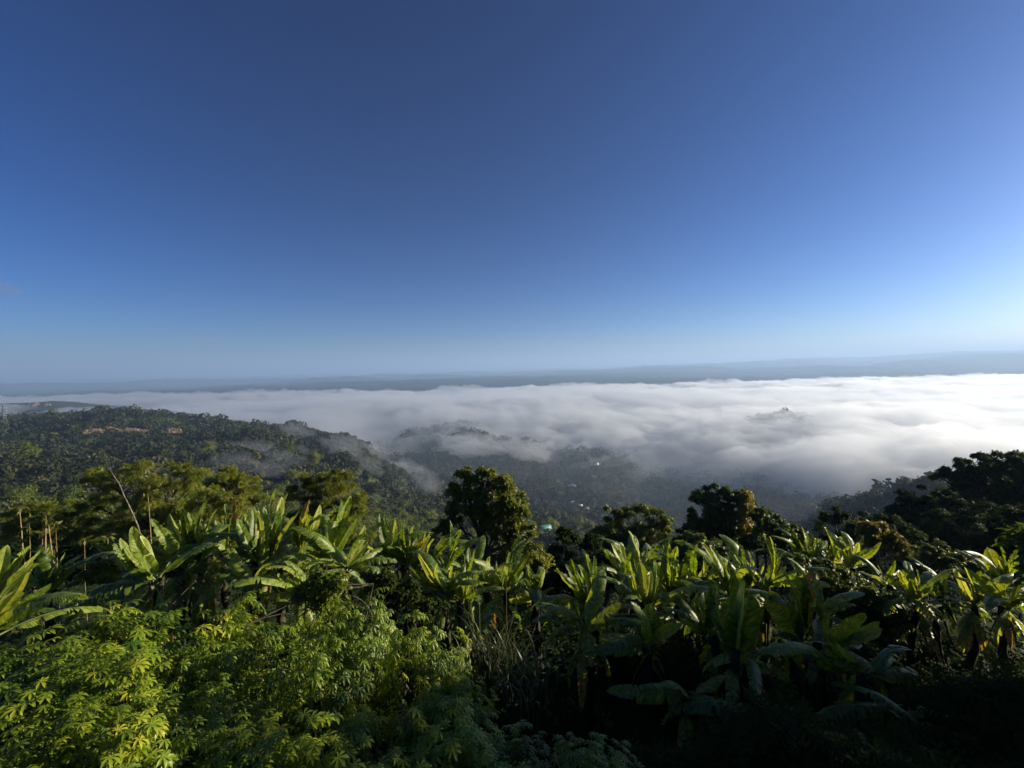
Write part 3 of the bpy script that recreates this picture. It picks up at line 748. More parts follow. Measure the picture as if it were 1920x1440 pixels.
 ('banana plant with a thin white-edged leaf in the far right group', 1768, 1118, 12, [(1748, 1069, 'y'), (1737, 1074, 'u'), (1785, 1100, 'a'), (1800, 1140, 'a'), (1776, 1112, 'd')], 2),
 ('banana plant with a small lit leaf crossing its slanting dark ones', 1826, 1134, 11.5, [(1856, 1095, 'u'), (1783, 1101, 'a'), (1808, 1063, 'y'), (1840, 1158, 'a'), (1800, 1130, 'w')], 2),
 ('banana plant with one leaf tip glowing against the dark hillside at the right', 1884, 1098, 12.5, [(1850, 1028, 'w'), (1812, 1026, 'a'), (1872, 1020, 'u'), (1906, 1030, 'u')], 1),
 ('banana plant at the right edge with yellow-green leaves fanned low', 1890, 1140, 11, [(1914, 1084, 'u'), (1880, 1095, 'u'), (1928, 1110, 'y'), (1866, 1160, 'u'), (1940, 1080, 'u'), (1812, 1066, 'u')], 2),
]
for i, (lab, px, py, Y, tips, ex) in enumerate(BAN):
    banana(lab, px, py, Y, tips, ex, seed=i + 1)

# ------------------------------------------------------------------ cassava-like bushes
def palmate_template():
    V = []; Fc = []
    nl = 7
    for k in range(nl):
        an = (k - (nl - 1) / 2) * .78
        L = (.62, .82, .96, 1.0, .96, .82, .62)[k]
        d = np.array([math.sin(an), math.cos(an), 0.0]); s = np.array([math.cos(an), -math.sin(an), 0.0])
        b = len(V)
        prof = [(0, .02, 0.0), (.35, .10, .03), (.68, .155, -.03), (1.0, .01, -.26)]
        for (t, w, z) in prof:
            c = d * (t * L)
            V += [c - s * w * L + np.array([0, 0, z + .05 * (w > .05)]), c + np.array([0, 0, z]), c + s * w * L + np.array([0, 0, z + .05 * (w > .05)])]
        for q in range(3):
            o_ = b + q * 3
            Fc += [(o_, o_ + 3, o_ + 4, o_ + 1), (o_ + 1, o_ + 4, o_ + 5, o_ + 2)]
    # leaf stalk
    b = len(V)
    V += [np.array(p, float) for p in ((-.012, 0, 0), (.012, 0, 0), (.012, -.75, -.12), (-.012, -.75, -.12))]
    Fc.append((b, b + 1, b + 2, b + 3))
    return np.array(V), np.array(Fc)
PALM_V, PALM_F = palmate_template()

def bush_meshes(seed, R, hgt, n, size):
    """dome of palmate leaves; local origin at the ground"""
    r = np.random.default_rng(seed)
    a = Acc(); st = Acc()
    nsh = 24
    heads = []
    for k in range(nsh):
        an = r.random() * 2 * math.pi; el = math.asin(r.uniform(.05, 1.0))
        rad = R * (.55 + .55 * r.random())
        p = np.array([math.cos(an) * math.cos(el) * rad, math.sin(an) * math.cos(el) * rad, hgt - R * .9 + math.sin(el) * rad * .95])
        heads.append(p)
        b0 = np.array([r.normal() * .15, r.normal() * .15, -.1])
        midp = b0 * .3 + np.array([p[0] * .35, p[1] * .35, hgt * .45])
        pts = np.vstack([bent(b0, midp, 4, .15, r), bent(midp, p, 5, .15, r)[1:]])
        v, f = tube(pts, np.linspace(.03, .007, len(pts)), 5); st.add(v, f)
    heads = np.array(heads)
    per = max(6, n // nsh)
    P = []; 
    for h_ in heads:
        q = unit(per, r) * (R * .27) * r.random((per, 1)) ** .4
        q[:, 2] *= 1.25
        P.append(h_ + q)
    # skirt of leaves down the sides
    m_ = n // 6
    an = r.random(m_) * 6.283; zz = r.random(m_) ** .8
    lump = 1 + .22 * np.sin(3 * an + seed) + .12 * np.sin(7 * an + 2 * seed)
    rad = R * lump * (1.02 - .25 * (1 - zz)) * r.uniform(.82, 1.05, m_)
    P.append(np.stack([np.cos(an) * rad, np.sin(an) * rad, (hgt - R * .9) * (.15 + zz)], -1))
    P = np.concatenate(P)
    c = np.array([0, 0, hgt - R * 1.3])
    outw = P - c; outw /= np.linalg.norm(outw, axis=1, keepdims=True)
    nrm = outw * .8 + np.array([0, 0, .75]) + .35 * unit(len(P), r)
    dr = outw * np.array([1, 1, 0]) + np.array([0, 0, -.35]) + .7 * unit(len(P), r)
    Rm = frames(nrm, dr)
    sc = size * r.uniform(.65, 1.2, len(P))
    v, f = scatter(PALM_V, PALM_F, P, Rm, sc)
    tint = r.normal(.45, .13, len(P)) + np.concatenate([np.repeat(r.normal(0, .20, nsh), per), np.zeros(m_)]); tint[r.random(len(P)) < .008] = 1.15
    a.add(v, f, np.repeat(np.clip(tint, 0, 1.2), len(PALM_V)))
    return a.mesh('foliage', M_PALM), st.mesh('branches', M_BARK)

BUSHV = [bush_meshes(500 + k, 1.15, 2.9, 620, .150) for k in range(4)]
GC = 'cassava bushes on the near slope'
def bush(label, px, py, Y, k, sc=1.0, rz=0.0):
    top = at(px, py, Y)
    gz = float(H(top[0], top[1]))
    root = empty('cassava_bush', (top[0], top[1], gz), rz)
    h = max(.6, top[2] - gz)
    root.scale = (sc, sc, h / 2.95)
    tag(root, label, 'bush', GC)
    fo, st = BUSHV[k % 4]
    obj('foliage', fo, root); obj('branches', st, root)
    return root
BUSH = [
 ('bright cassava bush with the highest top in the left mass, under the long banana leaf', 245, 1160, 5.9, 0, 1.0, .3),
 ('bright cassava bush at the upper left of the mass, beside the dry twig', 92, 1192, 5.4, 1, 1.0, 1.3),
 ('cassava bush right of the highest one, fading into shade', 380, 1216, 5.8, 2, .66, 2.2),
 ('cassava bush with small bright tips below the banana cluster', 480, 1160, 6.6, 3, .75, .9),
 ('cassava bush at the left edge of the frame, halfway down', 20, 1290, 4.5, 2, .8, 4.1),
 ('brightest cassava bush with yellow-tinged leaves in the middle of the left mass', 165, 1275, 4.6, 3, .76, 5.0),
 ('cassava bush at the shadow line right of the yellow-tinged one', 318, 1305, 4.8, 0, .62, 2.9),
 ('cassava bush lowest in the bottom left corner, its right half lit', 110, 1362, 3.7, 1, .68, .2),
 ('tall cassava bush with a bright rounded top in front of the banana gap', 660, 1118, 6.0, 1, .62, 3.3),
 ('cassava bush hanging in tiers of pale star-shaped leaves below the rounded top', 618, 1215, 5.0, 2, .58, 1.1),
 ('cassava bush with a sunlit crest to the right of the rounded top', 792, 1192, 5.6, 3, .58, 2.0),
 ('cassava bush dropping right from the sunlit crest into darkness', 850, 1280, 5.1, 0, .42, 4.4),
 ('shaded cassava bush in the dark dip between the left mass and the rounded top', 470, 1345, 5.2, 1, .7, .6),
 ('dark cassava bush along the bottom edge below the dip', 420, 1405, 4.0, 2, .7, 5.5),
 ('dark cassava bush along the bottom edge below the pale tiers', 620, 1375, 4.1, 3, .75, 1.7),
 ('dark cassava bush along the bottom edge under the sunlit crest', 800, 1375, 4.2, 0, .75, 3.7),
 ('faint green cassava bush at the bottom, left of the black hollow', 965, 1425, 4.0, 1, .6, 2.5),
 ('faint cassava bush at the bottom, nearest the black hollow', 1110, 1448, 3.8, 2, .5, 4.9),
]
for b_ in BUSH: bush(*b_)
# ------------------------------------------------------------------ trees of the middle distance
def crown_leaves(a, lobes, n, size, tmpl, r, nclump=60, flat=.55, csize=.16, tintmu=.45, up=.3, lean=(0, 0, 0), top_bias=.2):
    """lobes: (centre, radii). leaves gathered in clumps over each lobe"""
    tv, tf = tmpl
    vol = np.array([l[1][0] * l[1][2] for l in lobes]); vol = vol / vol.sum()
    centers = []
    for (c, rad), w in zip(lobes, vol):
        k = max(4, int(round(nclump * w)))
        d = unit(k, r); d[:, 2] += top_bias; d /= np.linalg.norm(d, axis=1, keepdims=True)
        rr_ = r.uniform(.45, 1.0, (k, 1)) ** .6 * (1 + .18 * np.sin(5 * d[:, :1] + 3 * d[:, 1:2] * 4))
        cc = np.asarray(c) + d * np.asarray(rad) * rr_
        cs = csize * (rad[0] + rad[2]) * r.uniform(.55, 1.25, k)
        m_ = max(10, int(n * w / k))
        g = r.normal(size=(k, m_, 3)) * .5
        g[:, :, 2] *= flat
        P = cc[:, None, :] + g * cs[:, None, None]
        # clump leaves droop outwards
        P[:, :, 2] -= .35 * cs[:, None] * (g[:, :, 0] ** 2 + g[:, :, 1] ** 2)
        P = P.reshape(-1, 3)
        outw = (P - np.repeat(cc, m_, axis=0)) * np.array([1, 1, .6]) + .35 * np.repeat(d, m_, axis=0) * cs.mean()
        outw /= np.linalg.norm(outw, axis=1, keepdims=True) + 1e-9
        nrm = np.array([0, 0, up]) + .45 * outw + .45 * unit(len(P), r)
        dr = outw + .5 * unit(len(P), r) + np.array(lean) + np.array([0, 0, -.25])
        v, f = scatter(tv, tf, P, frames(nrm, dr), size * r.uniform(.6, 1.3, len(P)))
        t = np.clip(np.repeat(r.normal(tintmu, .12, k), m_) + r.normal(0, .12, len(P)), 0, 1)
        a.add(v, f, np.repeat(t, len(tv)))
        centers.append((cc, w))
    return centers

def px_lobes(Y, lobes):
    out_ = []
    for l in lobes:
        px, py, rx, ry = l[:4]; dy = l[4] if len(l) > 4 else 0
        c = at(px, py, Y + dy); s = (Y + dy) / FPX
        out_.append((c, np.array([rx * s, rx * s * .9, ry * s])))
    return out_

def tree(name, label, cat, Y, base_px, lobes, n, size, mat, tmpl='rhomb', nclump=70, seed=1, trunks=1, tr=.12, bark=None,
         group=None, flat=.55, csize=.16, tintmu=.45, up=.5, stem='trunk', crown='crown', extra=None, base_dx=None):
    r = np.random.default_rng(seed)
    T = {'rhomb': (RHOMB_V, RHOMB_F), 'leaf': (LEAF_V, LEAF_F), 'frond': (FROND_V, FROND_F)}[tmpl]
    wl_ = px_lobes(Y, lobes)
    bp = at(base_px, 900, Y); bx, by = bp[0], bp[1]
    gz = float(H(bx, by))
    root = empty(name, (bx, by, gz)); o3 = np.array([bx, by, gz])
    tag(root, label, cat, group)
    wl_ = [(c - o3, rad) for c, rad in wl_]
    a = Acc()
    cen = crown_leaves(a, wl_, n, size, T, r, nclump, flat, csize, tintmu, up)
    obj(crown, a.mesh(crown, mat), root)
    s = Acc()
    zmin = min(c[2] - rad[2] for c, rad in wl_); mid = np.mean([c for c, rad in wl_], axis=0)
    fork = np.array([mid[0] * .35, mid[1] * .35, max(.3, zmin * .75 + mid[2] * .25)])
    for k in range(trunks):
        b0 = np.array([r.normal() * .25 * (trunks > 1), r.normal() * .25 * (trunks > 1), -.3])
        fk = fork + (r.normal(size=3) * np.array([.6, .6, .3]) if trunks > 1 else 0)
        pts = bent(b0, fk, 8, .12, r)
        v, f = tube(pts, np.linspace(tr, tr * .62, 8), 8); s.add(v, f)
        for (c, rad), (cc, w) in zip(wl_, cen):
            if trunks > 1 and r.random() < .4: continue
            p = bent(fk, c - np.array([0, 0, rad[2] * .25]), 6, .12, r)
            v, f = tube(p, np.linspace(tr * .5, tr * .25, 6), 6); s.add(v, f)
            for q in cc[r.random(len(cc)) < min(1, 16 / len(cc))]:
                st_ = p[r.integers(2, 6)]
                v, f = tube(bent(st_, q, 5, .15, r), np.linspace(tr * .2, tr * .05, 5), 4); s.add(v, f)
    obj(stem, s.mesh(stem, bark or M_BARK), root)
    if extra: extra(root, o3, r)
    return root

GF = 'feathery trees below the viewpoint'
tree('feathery_tree', 'widest feathery olive tree with a leaning pale limb, behind the left banana cluster', 'tree', 33, 285,
     [(215, 892, 45, 18), (290, 880, 55, 20), (345, 895, 55, 22), (250, 920, 60, 22), (330, 935, 70, 26), (400, 945, 60, 26), (230, 965, 55, 28), (310, 985, 70, 30), (390, 990, 60, 26), (440, 920, 40, 18), (180, 885, 22, 10), (170, 940, 30, 16)],
     25000, .24, M_TREE_O, 'frond', 170, 11, 1, .20, M_BARK, GF, .5, .13, .66, .35)
tree('feathery_tree', 'low feathery tree with golden tips behind the dry canes at the left edge', 'tree', 34, 60,
     [(20, 975, 45, 20), (80, 955, 50, 18), (140, 965, 45, 20), (60, 1000, 60, 22), (140, 1000, 55, 22), (-30, 1010, 50, 25), (190, 1000, 40, 20), (100, 1030, 70, 20)],
     22000, .26, M_TREE_O, 'frond', 110, 12, 2, .16, M_BARK, GF, .5, .13, .70, .35)
tree('feathery_tree', 'small feathery tree peeping over the right shoulder of the widest one', 'tree', 44, 430,
     [(415, 890, 35, 12), (455, 905, 35, 14), (400, 915, 35, 14), (470, 930, 35, 16), (430, 945, 45, 18)],
     12000, .30, M_TREE_O, 'frond', 70, 13, 1, .16, M_BARK, GF, .5, .14, .70, .35)
tree('feathery_tree', 'rounded feathery tree with bare pale twigs, right of the tallest banana leaves', 'tree', 27, 610,
     [(600, 900, 38, 16), (640, 890, 30, 12), (570, 920, 35, 20), (630, 925, 42, 22), (665, 945, 25, 20), (590, 960, 45, 26), (645, 975, 38, 28), (560, 985, 35, 25), (620, 1010, 50, 30), (670, 1010, 25, 30)],
     24000, .21, M_TREE_O, 'frond', 130, 14, 3, .10, M_PALEBARK, GF, .5, .14, .72, .35)
tree('dark_tree', 'dark tree filling the hollow between the feathery trees and the left bananas', 'tree', 20, 200,
     [(60, 1060, 70, 28), (160, 1050, 70, 30), (250, 1040, 60, 30), (330, 1050, 60, 25), (-20, 1060, 60, 30)],
     14000, .22, M_DARKL, 'rhomb', 90, 15, 2, .12, M_BARK, None, .5, .16, .4)
tree('round_tree', 'single round-headed tree with bare forked trunks, standing in mid picture', 'tree', 24, 905,
     [(868, 900, 28, 22), (905, 893, 30, 20), (945, 905, 28, 22), (880, 935, 36, 26), (930, 930, 40, 26), (965, 950, 30, 28), (850, 965, 22, 20), (975, 985, 24, 26), (935, 975, 34, 26), (955, 1015, 34, 26), (900, 960, 30, 20), (835, 990, 18, 14), (925, 1040, 34, 18)],
     26000, .20, M_TREE_G, 'leaf', 190, 16, 3, .13, M_BARK, None, .6, .15, .78, .35)
tree('olive_bush', 'small olive-green bush at the right foot of the round-headed tree', 'bush', 19, 1000,
     [(1000, 1040, 26, 20), (985, 1065, 26, 22), (1020, 1062, 20, 22), (1000, 1095, 34, 24)],
     9000, .13, M_TREE_G, 'leaf', 70, 17, 3, .05, M_BARK, None, .6, .17, .85, .35)
tree('twiggy_bush', 'dark bush pierced by thin pale twigs right of the olive one', 'bush', 21, 1065,
     [(1060, 1010, 22, 20), (1050, 1045, 26, 22), (1085, 1040, 26, 24), (1070, 1080, 40, 28), (1110, 1030, 24, 26)],
     9000, .16, M_DARKL, 'leaf', 70, 18, 5, .04, M_PALEBARK, None, .6, .17, .5, .45)
tree('dark_tree', 'flat-topped dark tree behind the silvery banana leaf', 'tree', 30, 1190,
     [(1150, 965, 24, 14), (1190, 962, 32, 15), (1235, 970, 26, 14), (1165, 990, 40, 18), (1220, 995, 40, 18), (1130, 1010, 30, 20), (1190, 1025, 60, 22), (1140, 1050, 50, 25), (1255, 1000, 18, 14)],
     26000, .22, M_TREE_O, 'rhomb', 150, 19, 2, .16, M_BARK, None, .55, .14, .40, .4)
def golden_creeper(root, o3, r):
    a = Acc()
    lb = [(c - o3, rad) for c, rad in px_lobes(27.2, [(1400, 935, 9, 14), (1402, 960, 10, 18), (1398, 988, 10, 18)])]
    crown_leaves(a, lb, 3500, .17, (LEAF_V, LEAF_F), r, 30, .8, .3, .7, .3)
    tag(obj('creeper', a.mesh('creeper', M_TREE_Y), root), 'golden creeper hanging down the right side of the crown')
tree('tall_tree', 'tall dark tree with golden creeper down its right side, tallest behind the right bananas', 'tree', 28, 1345,
     [(1345, 918, 22, 14), (1330, 940, 28, 18), (1370, 935, 22, 18), (1320, 970, 32, 20), (1360, 970, 34, 22), (1395, 950, 16, 30), (1345, 1000, 45, 24), (1300, 995, 22, 16), (1395, 1000, 22, 24)],
     26000, .19, M_TREE_G, 'leaf', 160, 20, 1, .20, M_BARK, None, .6, .15, .34, .45, extra=golden_creeper)
tree('pale_bush', 'bush of pale glossy leaves in front of the tall dark tree', 'bush', 18, 1295,
     [(1265, 1022, 26, 16), (1305, 1015, 30, 16), (1340, 1030, 26, 18), (1290, 1050, 40, 22), (1345, 1060, 30, 22)],
     9000, .15, M_SMALL, 'leaf', 90, 21, 3, .05, M_BARK, None, .6, .15, .18, .5)
tree('dark_tree', 'dark tree sloping down right of the golden creeper', 'tree', 25, 1445,
     [(1432, 968, 18, 14), (1450, 985, 26, 18), (1485, 1000, 24, 16), (1430, 1010, 34, 22), (1480, 1030, 36, 22), (1520, 1025, 24, 18)],
     16000, .18, M_TREE_G, 'leaf', 110, 22, 2, .12, M_BARK, None, .6, .15, .26, .45)
tree('dark_tree', 'dark tree mass left of the golden bamboo arch', 'tree', 34, 1600,
     [(1560, 965, 22, 14), (1590, 975, 30, 18), (1640, 975, 34, 18), (1570, 1000, 40, 22), (1630, 1010, 50, 26), (1680, 1000, 40, 30), (1600, 1045, 60, 26), (1550, 1030, 30, 24)],
     20000, .24, M_DARKL, 'rhomb', 120, 23, 2, .18, M_BARK, None, .5, .15, .3)
tree('bamboo_clump', 'golden bamboo arching over to the right in front of the dark trees', 'bamboo', 27, 1612,
     [(1622, 985, 14, 8), (1640, 990, 18, 10), (1658, 1000, 18, 11), (1676, 1014, 18, 12), (1692, 1030, 15, 12), (1702, 1044, 10, 10), (1650, 1015, 18, 10), (1630, 1005, 16, 12)],
     5200, .26, M_TREE_Y, 'rhomb', 70, 24, 5, .045, M_CANE, None, .7, .2, .36, .3, 'canes', 'foliage')
tree('bamboo_clump', 'grey-green feathery bamboo below the golden arch', 'bamboo', 23, 1745,
     [(1735, 1030, 22, 9), (1765, 1030, 26, 10), (1790, 1040, 24, 10), (1815, 1055, 24, 12), (1750, 1055, 40, 16), (1800, 1080, 40, 18)],
     10000, .20, M_TREE_O, 'rhomb', 80, 25, 5, .04, M_CANE, None, .5, .17, .32, .5, 'canes', 'foliage')
tree('big_tree', 'big dark tree at the right edge, its crown standing up into the fog', 'tree', 50, 1850,
     [(1795, 872, 24, 16), (1845, 862, 28, 12), (1895, 858, 34, 14), (1780, 895, 24, 14), (1830, 895, 50, 22), (1890, 895, 60, 28), (1950, 880, 50, 30), (1820, 935, 60, 30), (1900, 940, 70, 34)],
     34000, .34, M_DARKL, 'leaf', 200, 26, 1, .4, M_BARK, None, .5, .13, .55, .4)
tree('dark_tree', 'rounded dark tree just left of the big one at the right edge', 'tree', 46, 1725,
     [(1720, 925, 26, 14), (1755, 935, 30, 18), (1705, 950, 28, 20), (1740, 965, 50, 26), (1700, 990, 40, 26), (1780, 960, 40, 26), (1665, 985, 26, 20)],
     22000, .32, M_DARKL, 'leaf', 130, 27, 2, .25, M_BARK, None, .5, .14, .3, .5)
tree('dark_tree', 'lower dark tree under the big one at the right edge', 'tree', 38, 1860,
     [(1790, 985, 45, 26), (1850, 975, 50, 26), (1910, 975, 50, 28), (1820, 1020, 60, 28), (1900, 1020, 60, 30), (1740, 1010, 40, 24), (1960, 1000, 50, 40)],
     22000, .26, M_DARKL, 'leaf', 130, 28, 2, .2, M_BARK, None, .5, .14, .3, .5)
tree('dark_tree', 'dark thicket tree behind the gap between the two banana groups', 'tree', 17, 1130,
     [(1090, 1075, 40, 24), (1150, 1065, 45, 24), (1210, 1070, 40, 24), (1040, 1095, 34, 22), (1270, 1080, 40, 20)],
     12000, .18, M_DARKL, 'leaf', 90, 29, 3, .08, M_BARK, None, .5, .16, .25, .5)
# shrubs with small leaves among the bananas
GS = 'small-leaved shrubs and creepers among the bananas'
tree('creeper_shrub', 'small-leaved creeper covering a shrub, spilling right past the bananas', 'creeper', 11.5, 1600,
     [(1500, 1050, 22, 12), (1530, 1062, 30, 16), (1565, 1080, 34, 20), (1600, 1100, 38, 24), (1635, 1120, 36, 24), (1665, 1140, 32, 22), (1680, 1165, 28, 20), (1640, 1165, 36, 26), (1590, 1140, 36, 26), (1545, 1105, 30, 24), (1665, 1195, 28, 18)],
     26000, .085, M_SMALL, 'leaf', 300, 30, 4, .03, M_BARK, GS, .6, .10, .12, .6, 'stems', 'foliage')
tree('creeper_shrub', 'yellow-leaved creeper hanging just above the cassava with the rounded top', 'creeper', 7.6, 600,
     [(600, 1085, 24, 16), (625, 1100, 26, 18), (580, 1112, 24, 18), (610, 1130, 24, 18), (640, 1085, 18, 12)],
     4200, .075, M_SMALL, 'leaf', 110, 31, 4, .02, M_BARK, GS, .8, .13, .45, .4, 'stems', 'foliage')
tree('creeper_shrub', 'pale yellow shrub under the dark leaves at the left', 'shrub', 9.6, 195,
     [(175, 1076, 22, 10), (205, 1072, 24, 10), (230, 1080, 18, 8), (195, 1056, 18, 10)],
     2600, .11, M_SMALL, 'leaf', 60, 32, 4, .02, M_BARK, GS, .5, .16, .65, .6, 'stems', 'foliage')
tree('creeper_shrub', 'sprig of yellow blossom-like leaves inside the left banana cluster', 'creeper', 9.0, 398,
     [(402, 1058, 11, 12), (386, 1100, 11, 7), (395, 1078, 8, 10)],
     700, .07, M_SMALL, 'leaf', 24, 33, 3, .012, M_BARK, GS, .8, .2, .95, .3, 'stems', 'foliage')
tree('creeper_shrub', 'dark creeper in the gap under the middle row of bananas', 'creeper', 9.2, 745,
     [(720, 1090, 28, 22), (760, 1105, 34, 24), (730, 1130, 32, 24), (800, 1135, 30, 22), (700, 1110, 20, 20)],
     6000, .08, M_DARKL, 'leaf', 110, 34, 4, .02, M_BARK, GS, .7, .14, .8, .4, 'stems', 'foliage')
# unseen trees added outside the right edge to shade the lower slope
GR = 'unseen shade trees added right of the viewpoint'
for k, (lab, x, y, top, rr_) in enumerate([
    ('dense unseen tree added for shade nearest the viewpoint, outside the right edge', 14.2, 3.6, 1.3, 1.9), ('dense unseen tree added for shade outside the right edge, second from the viewpoint', 14.6, 6.9, 1.7, 1.7),
    ('unseen tree added for shade outside the right edge, lower than its two neighbours', 14.4, 8.7, -.1, 1.5), ('lowest unseen tree added for shade outside the right edge, farthest down the slope', 15.0, 9.9, -2.0, 1.2),
    ('wide unseen tree added for shade outside the right edge, behind the row nearest the viewpoint', 18.5, 6.0, 1.5, 2.6)]):
    r_ = np.random.default_rng(900 + k); gz = float(H(x, y))
    root = empty('unseen_shade_tree', (x, y, gz)); tag(root, lab, 'tree', GR)
    a = Acc(); hh = top - gz
    lb = [(np.array([r_.normal() * rr_ * .5, r_.normal() * rr_ * .5, hh - rr_ * .8 - .9 * rr_ * j * .5]), np.array([rr_ * .8, rr_ * .8, rr_ * .7])) for j in range(5)]
    crown_leaves(a, lb, 14000, .26, (RHOMB_V, RHOMB_F), r_, 90, .6, .2, .4)
    obj('crown', a.mesh('crown', M_TREE_G), root)
    v, f = tube(bent((0, 0, -.3), (0, 0, hh - rr_), 6, .1, r_), np.linspace(.2, .1, 6), 8); s = Acc(); s.add(v, f)
    obj('trunk', s.mesh('trunk', M_BARK), root)

# ------------------------------------------------------------------ undergrowth (nobody could count it)
def undergrowth(name, label, n, amin, amax, rmin, rmax, size, tmpl, mat, lift, seed, mu=.4):
    r = np.random.default_rng(seed)
    a_ = np.radians(r.uniform(amin, amax, n)); rad = np.exp(r.uniform(math.log(rmin), math.log(rmax), n))
    x = rad * np.sin(a_); y = rad * np.cos(a_)
    m_ = .5 + fbm(x / 2.2 + seed, y / 2.2, 3, seed)
    z = H(x, y) + np.clip(m_, .05, 1.2) * lift * (1 + .9 * smooth01((rad - 7.0) / 3) * (1 - smooth01((rad - 15) / 8)) * (1 - smooth01((np.degrees(a_) - 22) / 12))) * r.uniform(.2, 1, n) ** .4
    P = np.stack([x, y, z], -1)
    nrm = np.array([0, -.25, 1]) + .55 * unit(n, r); dr = unit(n, r) + np.array([0, -.3, -.35])
    sc = size * r.uniform(.6, 1.3, n) * (1 + rad / 22)
    v, f = scatter(tmpl[0], tmpl[1], P, frames(nrm, dr), sc)
    t = np.clip(mu + r.normal(0, .15, n) + .25 * fbm(x / 3, y / 3, 2, seed + 3), 0, 1)
    a = Acc(); a.add(v, f, np.repeat(t, len(tmpl[0])))
    return tag(obj(name, a.mesh(name, mat)), label, kind='stuff')
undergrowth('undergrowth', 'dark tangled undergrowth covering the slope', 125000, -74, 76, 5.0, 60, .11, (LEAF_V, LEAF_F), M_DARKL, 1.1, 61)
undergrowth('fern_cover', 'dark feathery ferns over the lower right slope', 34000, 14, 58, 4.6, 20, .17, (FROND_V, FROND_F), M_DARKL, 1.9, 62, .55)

# ------------------------------------------------------------------ tall grass and dry canes
def grass_clump(label, px, py, Y, n, hgt, seed, spread=.5):
    r = np.random.default_rng(seed); t0 = at(px, py, Y); gz = float(H(t0[0], t0[1]))
    root_h = t0[2] - gz - hgt * .2
    a = Acc()
    for k in range(n):
        an = r.random() * 6.283; b0 = np.array([r.normal() * spread * .4, r.normal() * spread * .4, max(0, root_h - .3)])
        L = hgt * r.uniform(.6, 1.15); out_ = r.uniform(.15, .75) * L
        tt = np.linspace(0, 1, 9)[:, None]
        d = np.array([math.cos(an), math.sin(an), 0])
        P = b0 + d * out_ * tt ** 2 + np.array([0, 0, 1]) * L * (tt - .62 * tt ** 3 * r.uniform(.5, 1.1))
        s = np.array([-math.sin(an), math.cos(an), 0]) * np.interp(tt[:, 0], [0, .3, 1], [.008, .011, .001])[:, None]
        v = np.concatenate([P - s, P + s]); i = np.arange(8)
        a.add(v, np.stack([i, i + 9, i + 10, i + 1], -1), float(np.clip(r.normal(.45, .25), 0, 1)))
    for k in range(n // 25):       # flowering stalks
        b0 = np.array([r.normal() * spread * .3, r.normal() * spread * .3, max(0, root_h - .3)]); p1 = b0 + np.array([r.normal() * .3, r.normal() * .3, hgt * r.uniform(1.0, 1.35)])
        v, f = tube(bent(b0, p1, 6, .06, r), np.linspace(.008, .003, 6), 4); a.add(v, f, .9)
    o = obj('grass_clump', a.mesh('grass_clump', M_GRASS), loc=(t0[0], t0[1], gz))
    return tag(o, label, 'grass', 'tall grass clumps among the bushes')
grass_clump('tall reed grass with arching silver blades between the cassava and the dark bananas', 930, 1200, 7.0, 80, 1.25, 70)
grass_clump('low arching grass clump at the rim of the black hollow', 975, 1250, 6.2, 90, 1.1, 71, .6)
grass_clump('grass stalk standing beside the drooping torn banana leaf', 708, 1120, 7.2, 12, 1.0, 72, .1)

GK = 'dry canes behind the left bananas'
for lab, bx, by, tx, ty, Y, rad in [
    ('leftmost tall dry cane, leaning left', 50, 1075, 36, 952, 9.4, .016),
    ('thin straight dry cane second from the left', 57, 1100, 55, 985, 9.6, .011),
    ('thickest dry cane, knotted near its top', 84, 1070, 86, 968, 9.4, .022),
    ('short dry cane close against the left of the thickest one', 77, 1068, 80, 1000, 9.5, .010),
    ('dry cane leaning right to left beside the thickest one', 101, 1064, 91, 985, 9.3, .015),
    ('thin dry cane right of the leaning one', 107, 1050, 105, 990, 9.8, .009),
    ('lone dry cane with a tuft at its tip above the pale shrub', 204, 1050, 202, 1010, 11, .017),
    ('tall lone dry cane in front of the widest feathery tree', 283, 1010, 277, 926, 12, .017),
    ('faint short dry cane left of the lone tufted one', 159, 1040, 158, 1012, 12, .009)]:
    b = at(bx, by, Y); t = at(tx, ty, Y); gz = float(H(b[0], b[1])); r_ = np.random.default_rng(int(bx))
    a = Acc(); foot = np.array([b[0] + (b[0] - t[0]) * .3, b[1], gz - .1])
    p = np.vstack([bent(foot, b, 6, .02, r_), bent(b, t, 10, .025, r_)[1:]]) - foot
    rad *= .75; rads = np.linspace(rad * 1.2, rad * .6, len(p)) * (1 + .22 * (np.arange(len(p)) % 2))
    v, f = tube(p, rads, 7); a.add(v, f)
    root = empty('dry_cane', foot); tag(root, lab, 'cane', GK)
    obj('cane', a.mesh('cane', M_CANE), root)
    tf_ = Acc(); k = 10
    P = p[-1] + r_.normal(size=(k, 3)) * .05
    v, f = scatter(RHOMB_V, RHOMB_F, P, frames(unit(k, r_) + np.array([0, 0, .5]), unit(k, r_) + np.array([0, 0, -.3])), np.full(k, .16)); tf_.add(v, f, .3)
    obj('dry_leaves', tf_.mesh('dry_leaves', M_TREE_Y), root)
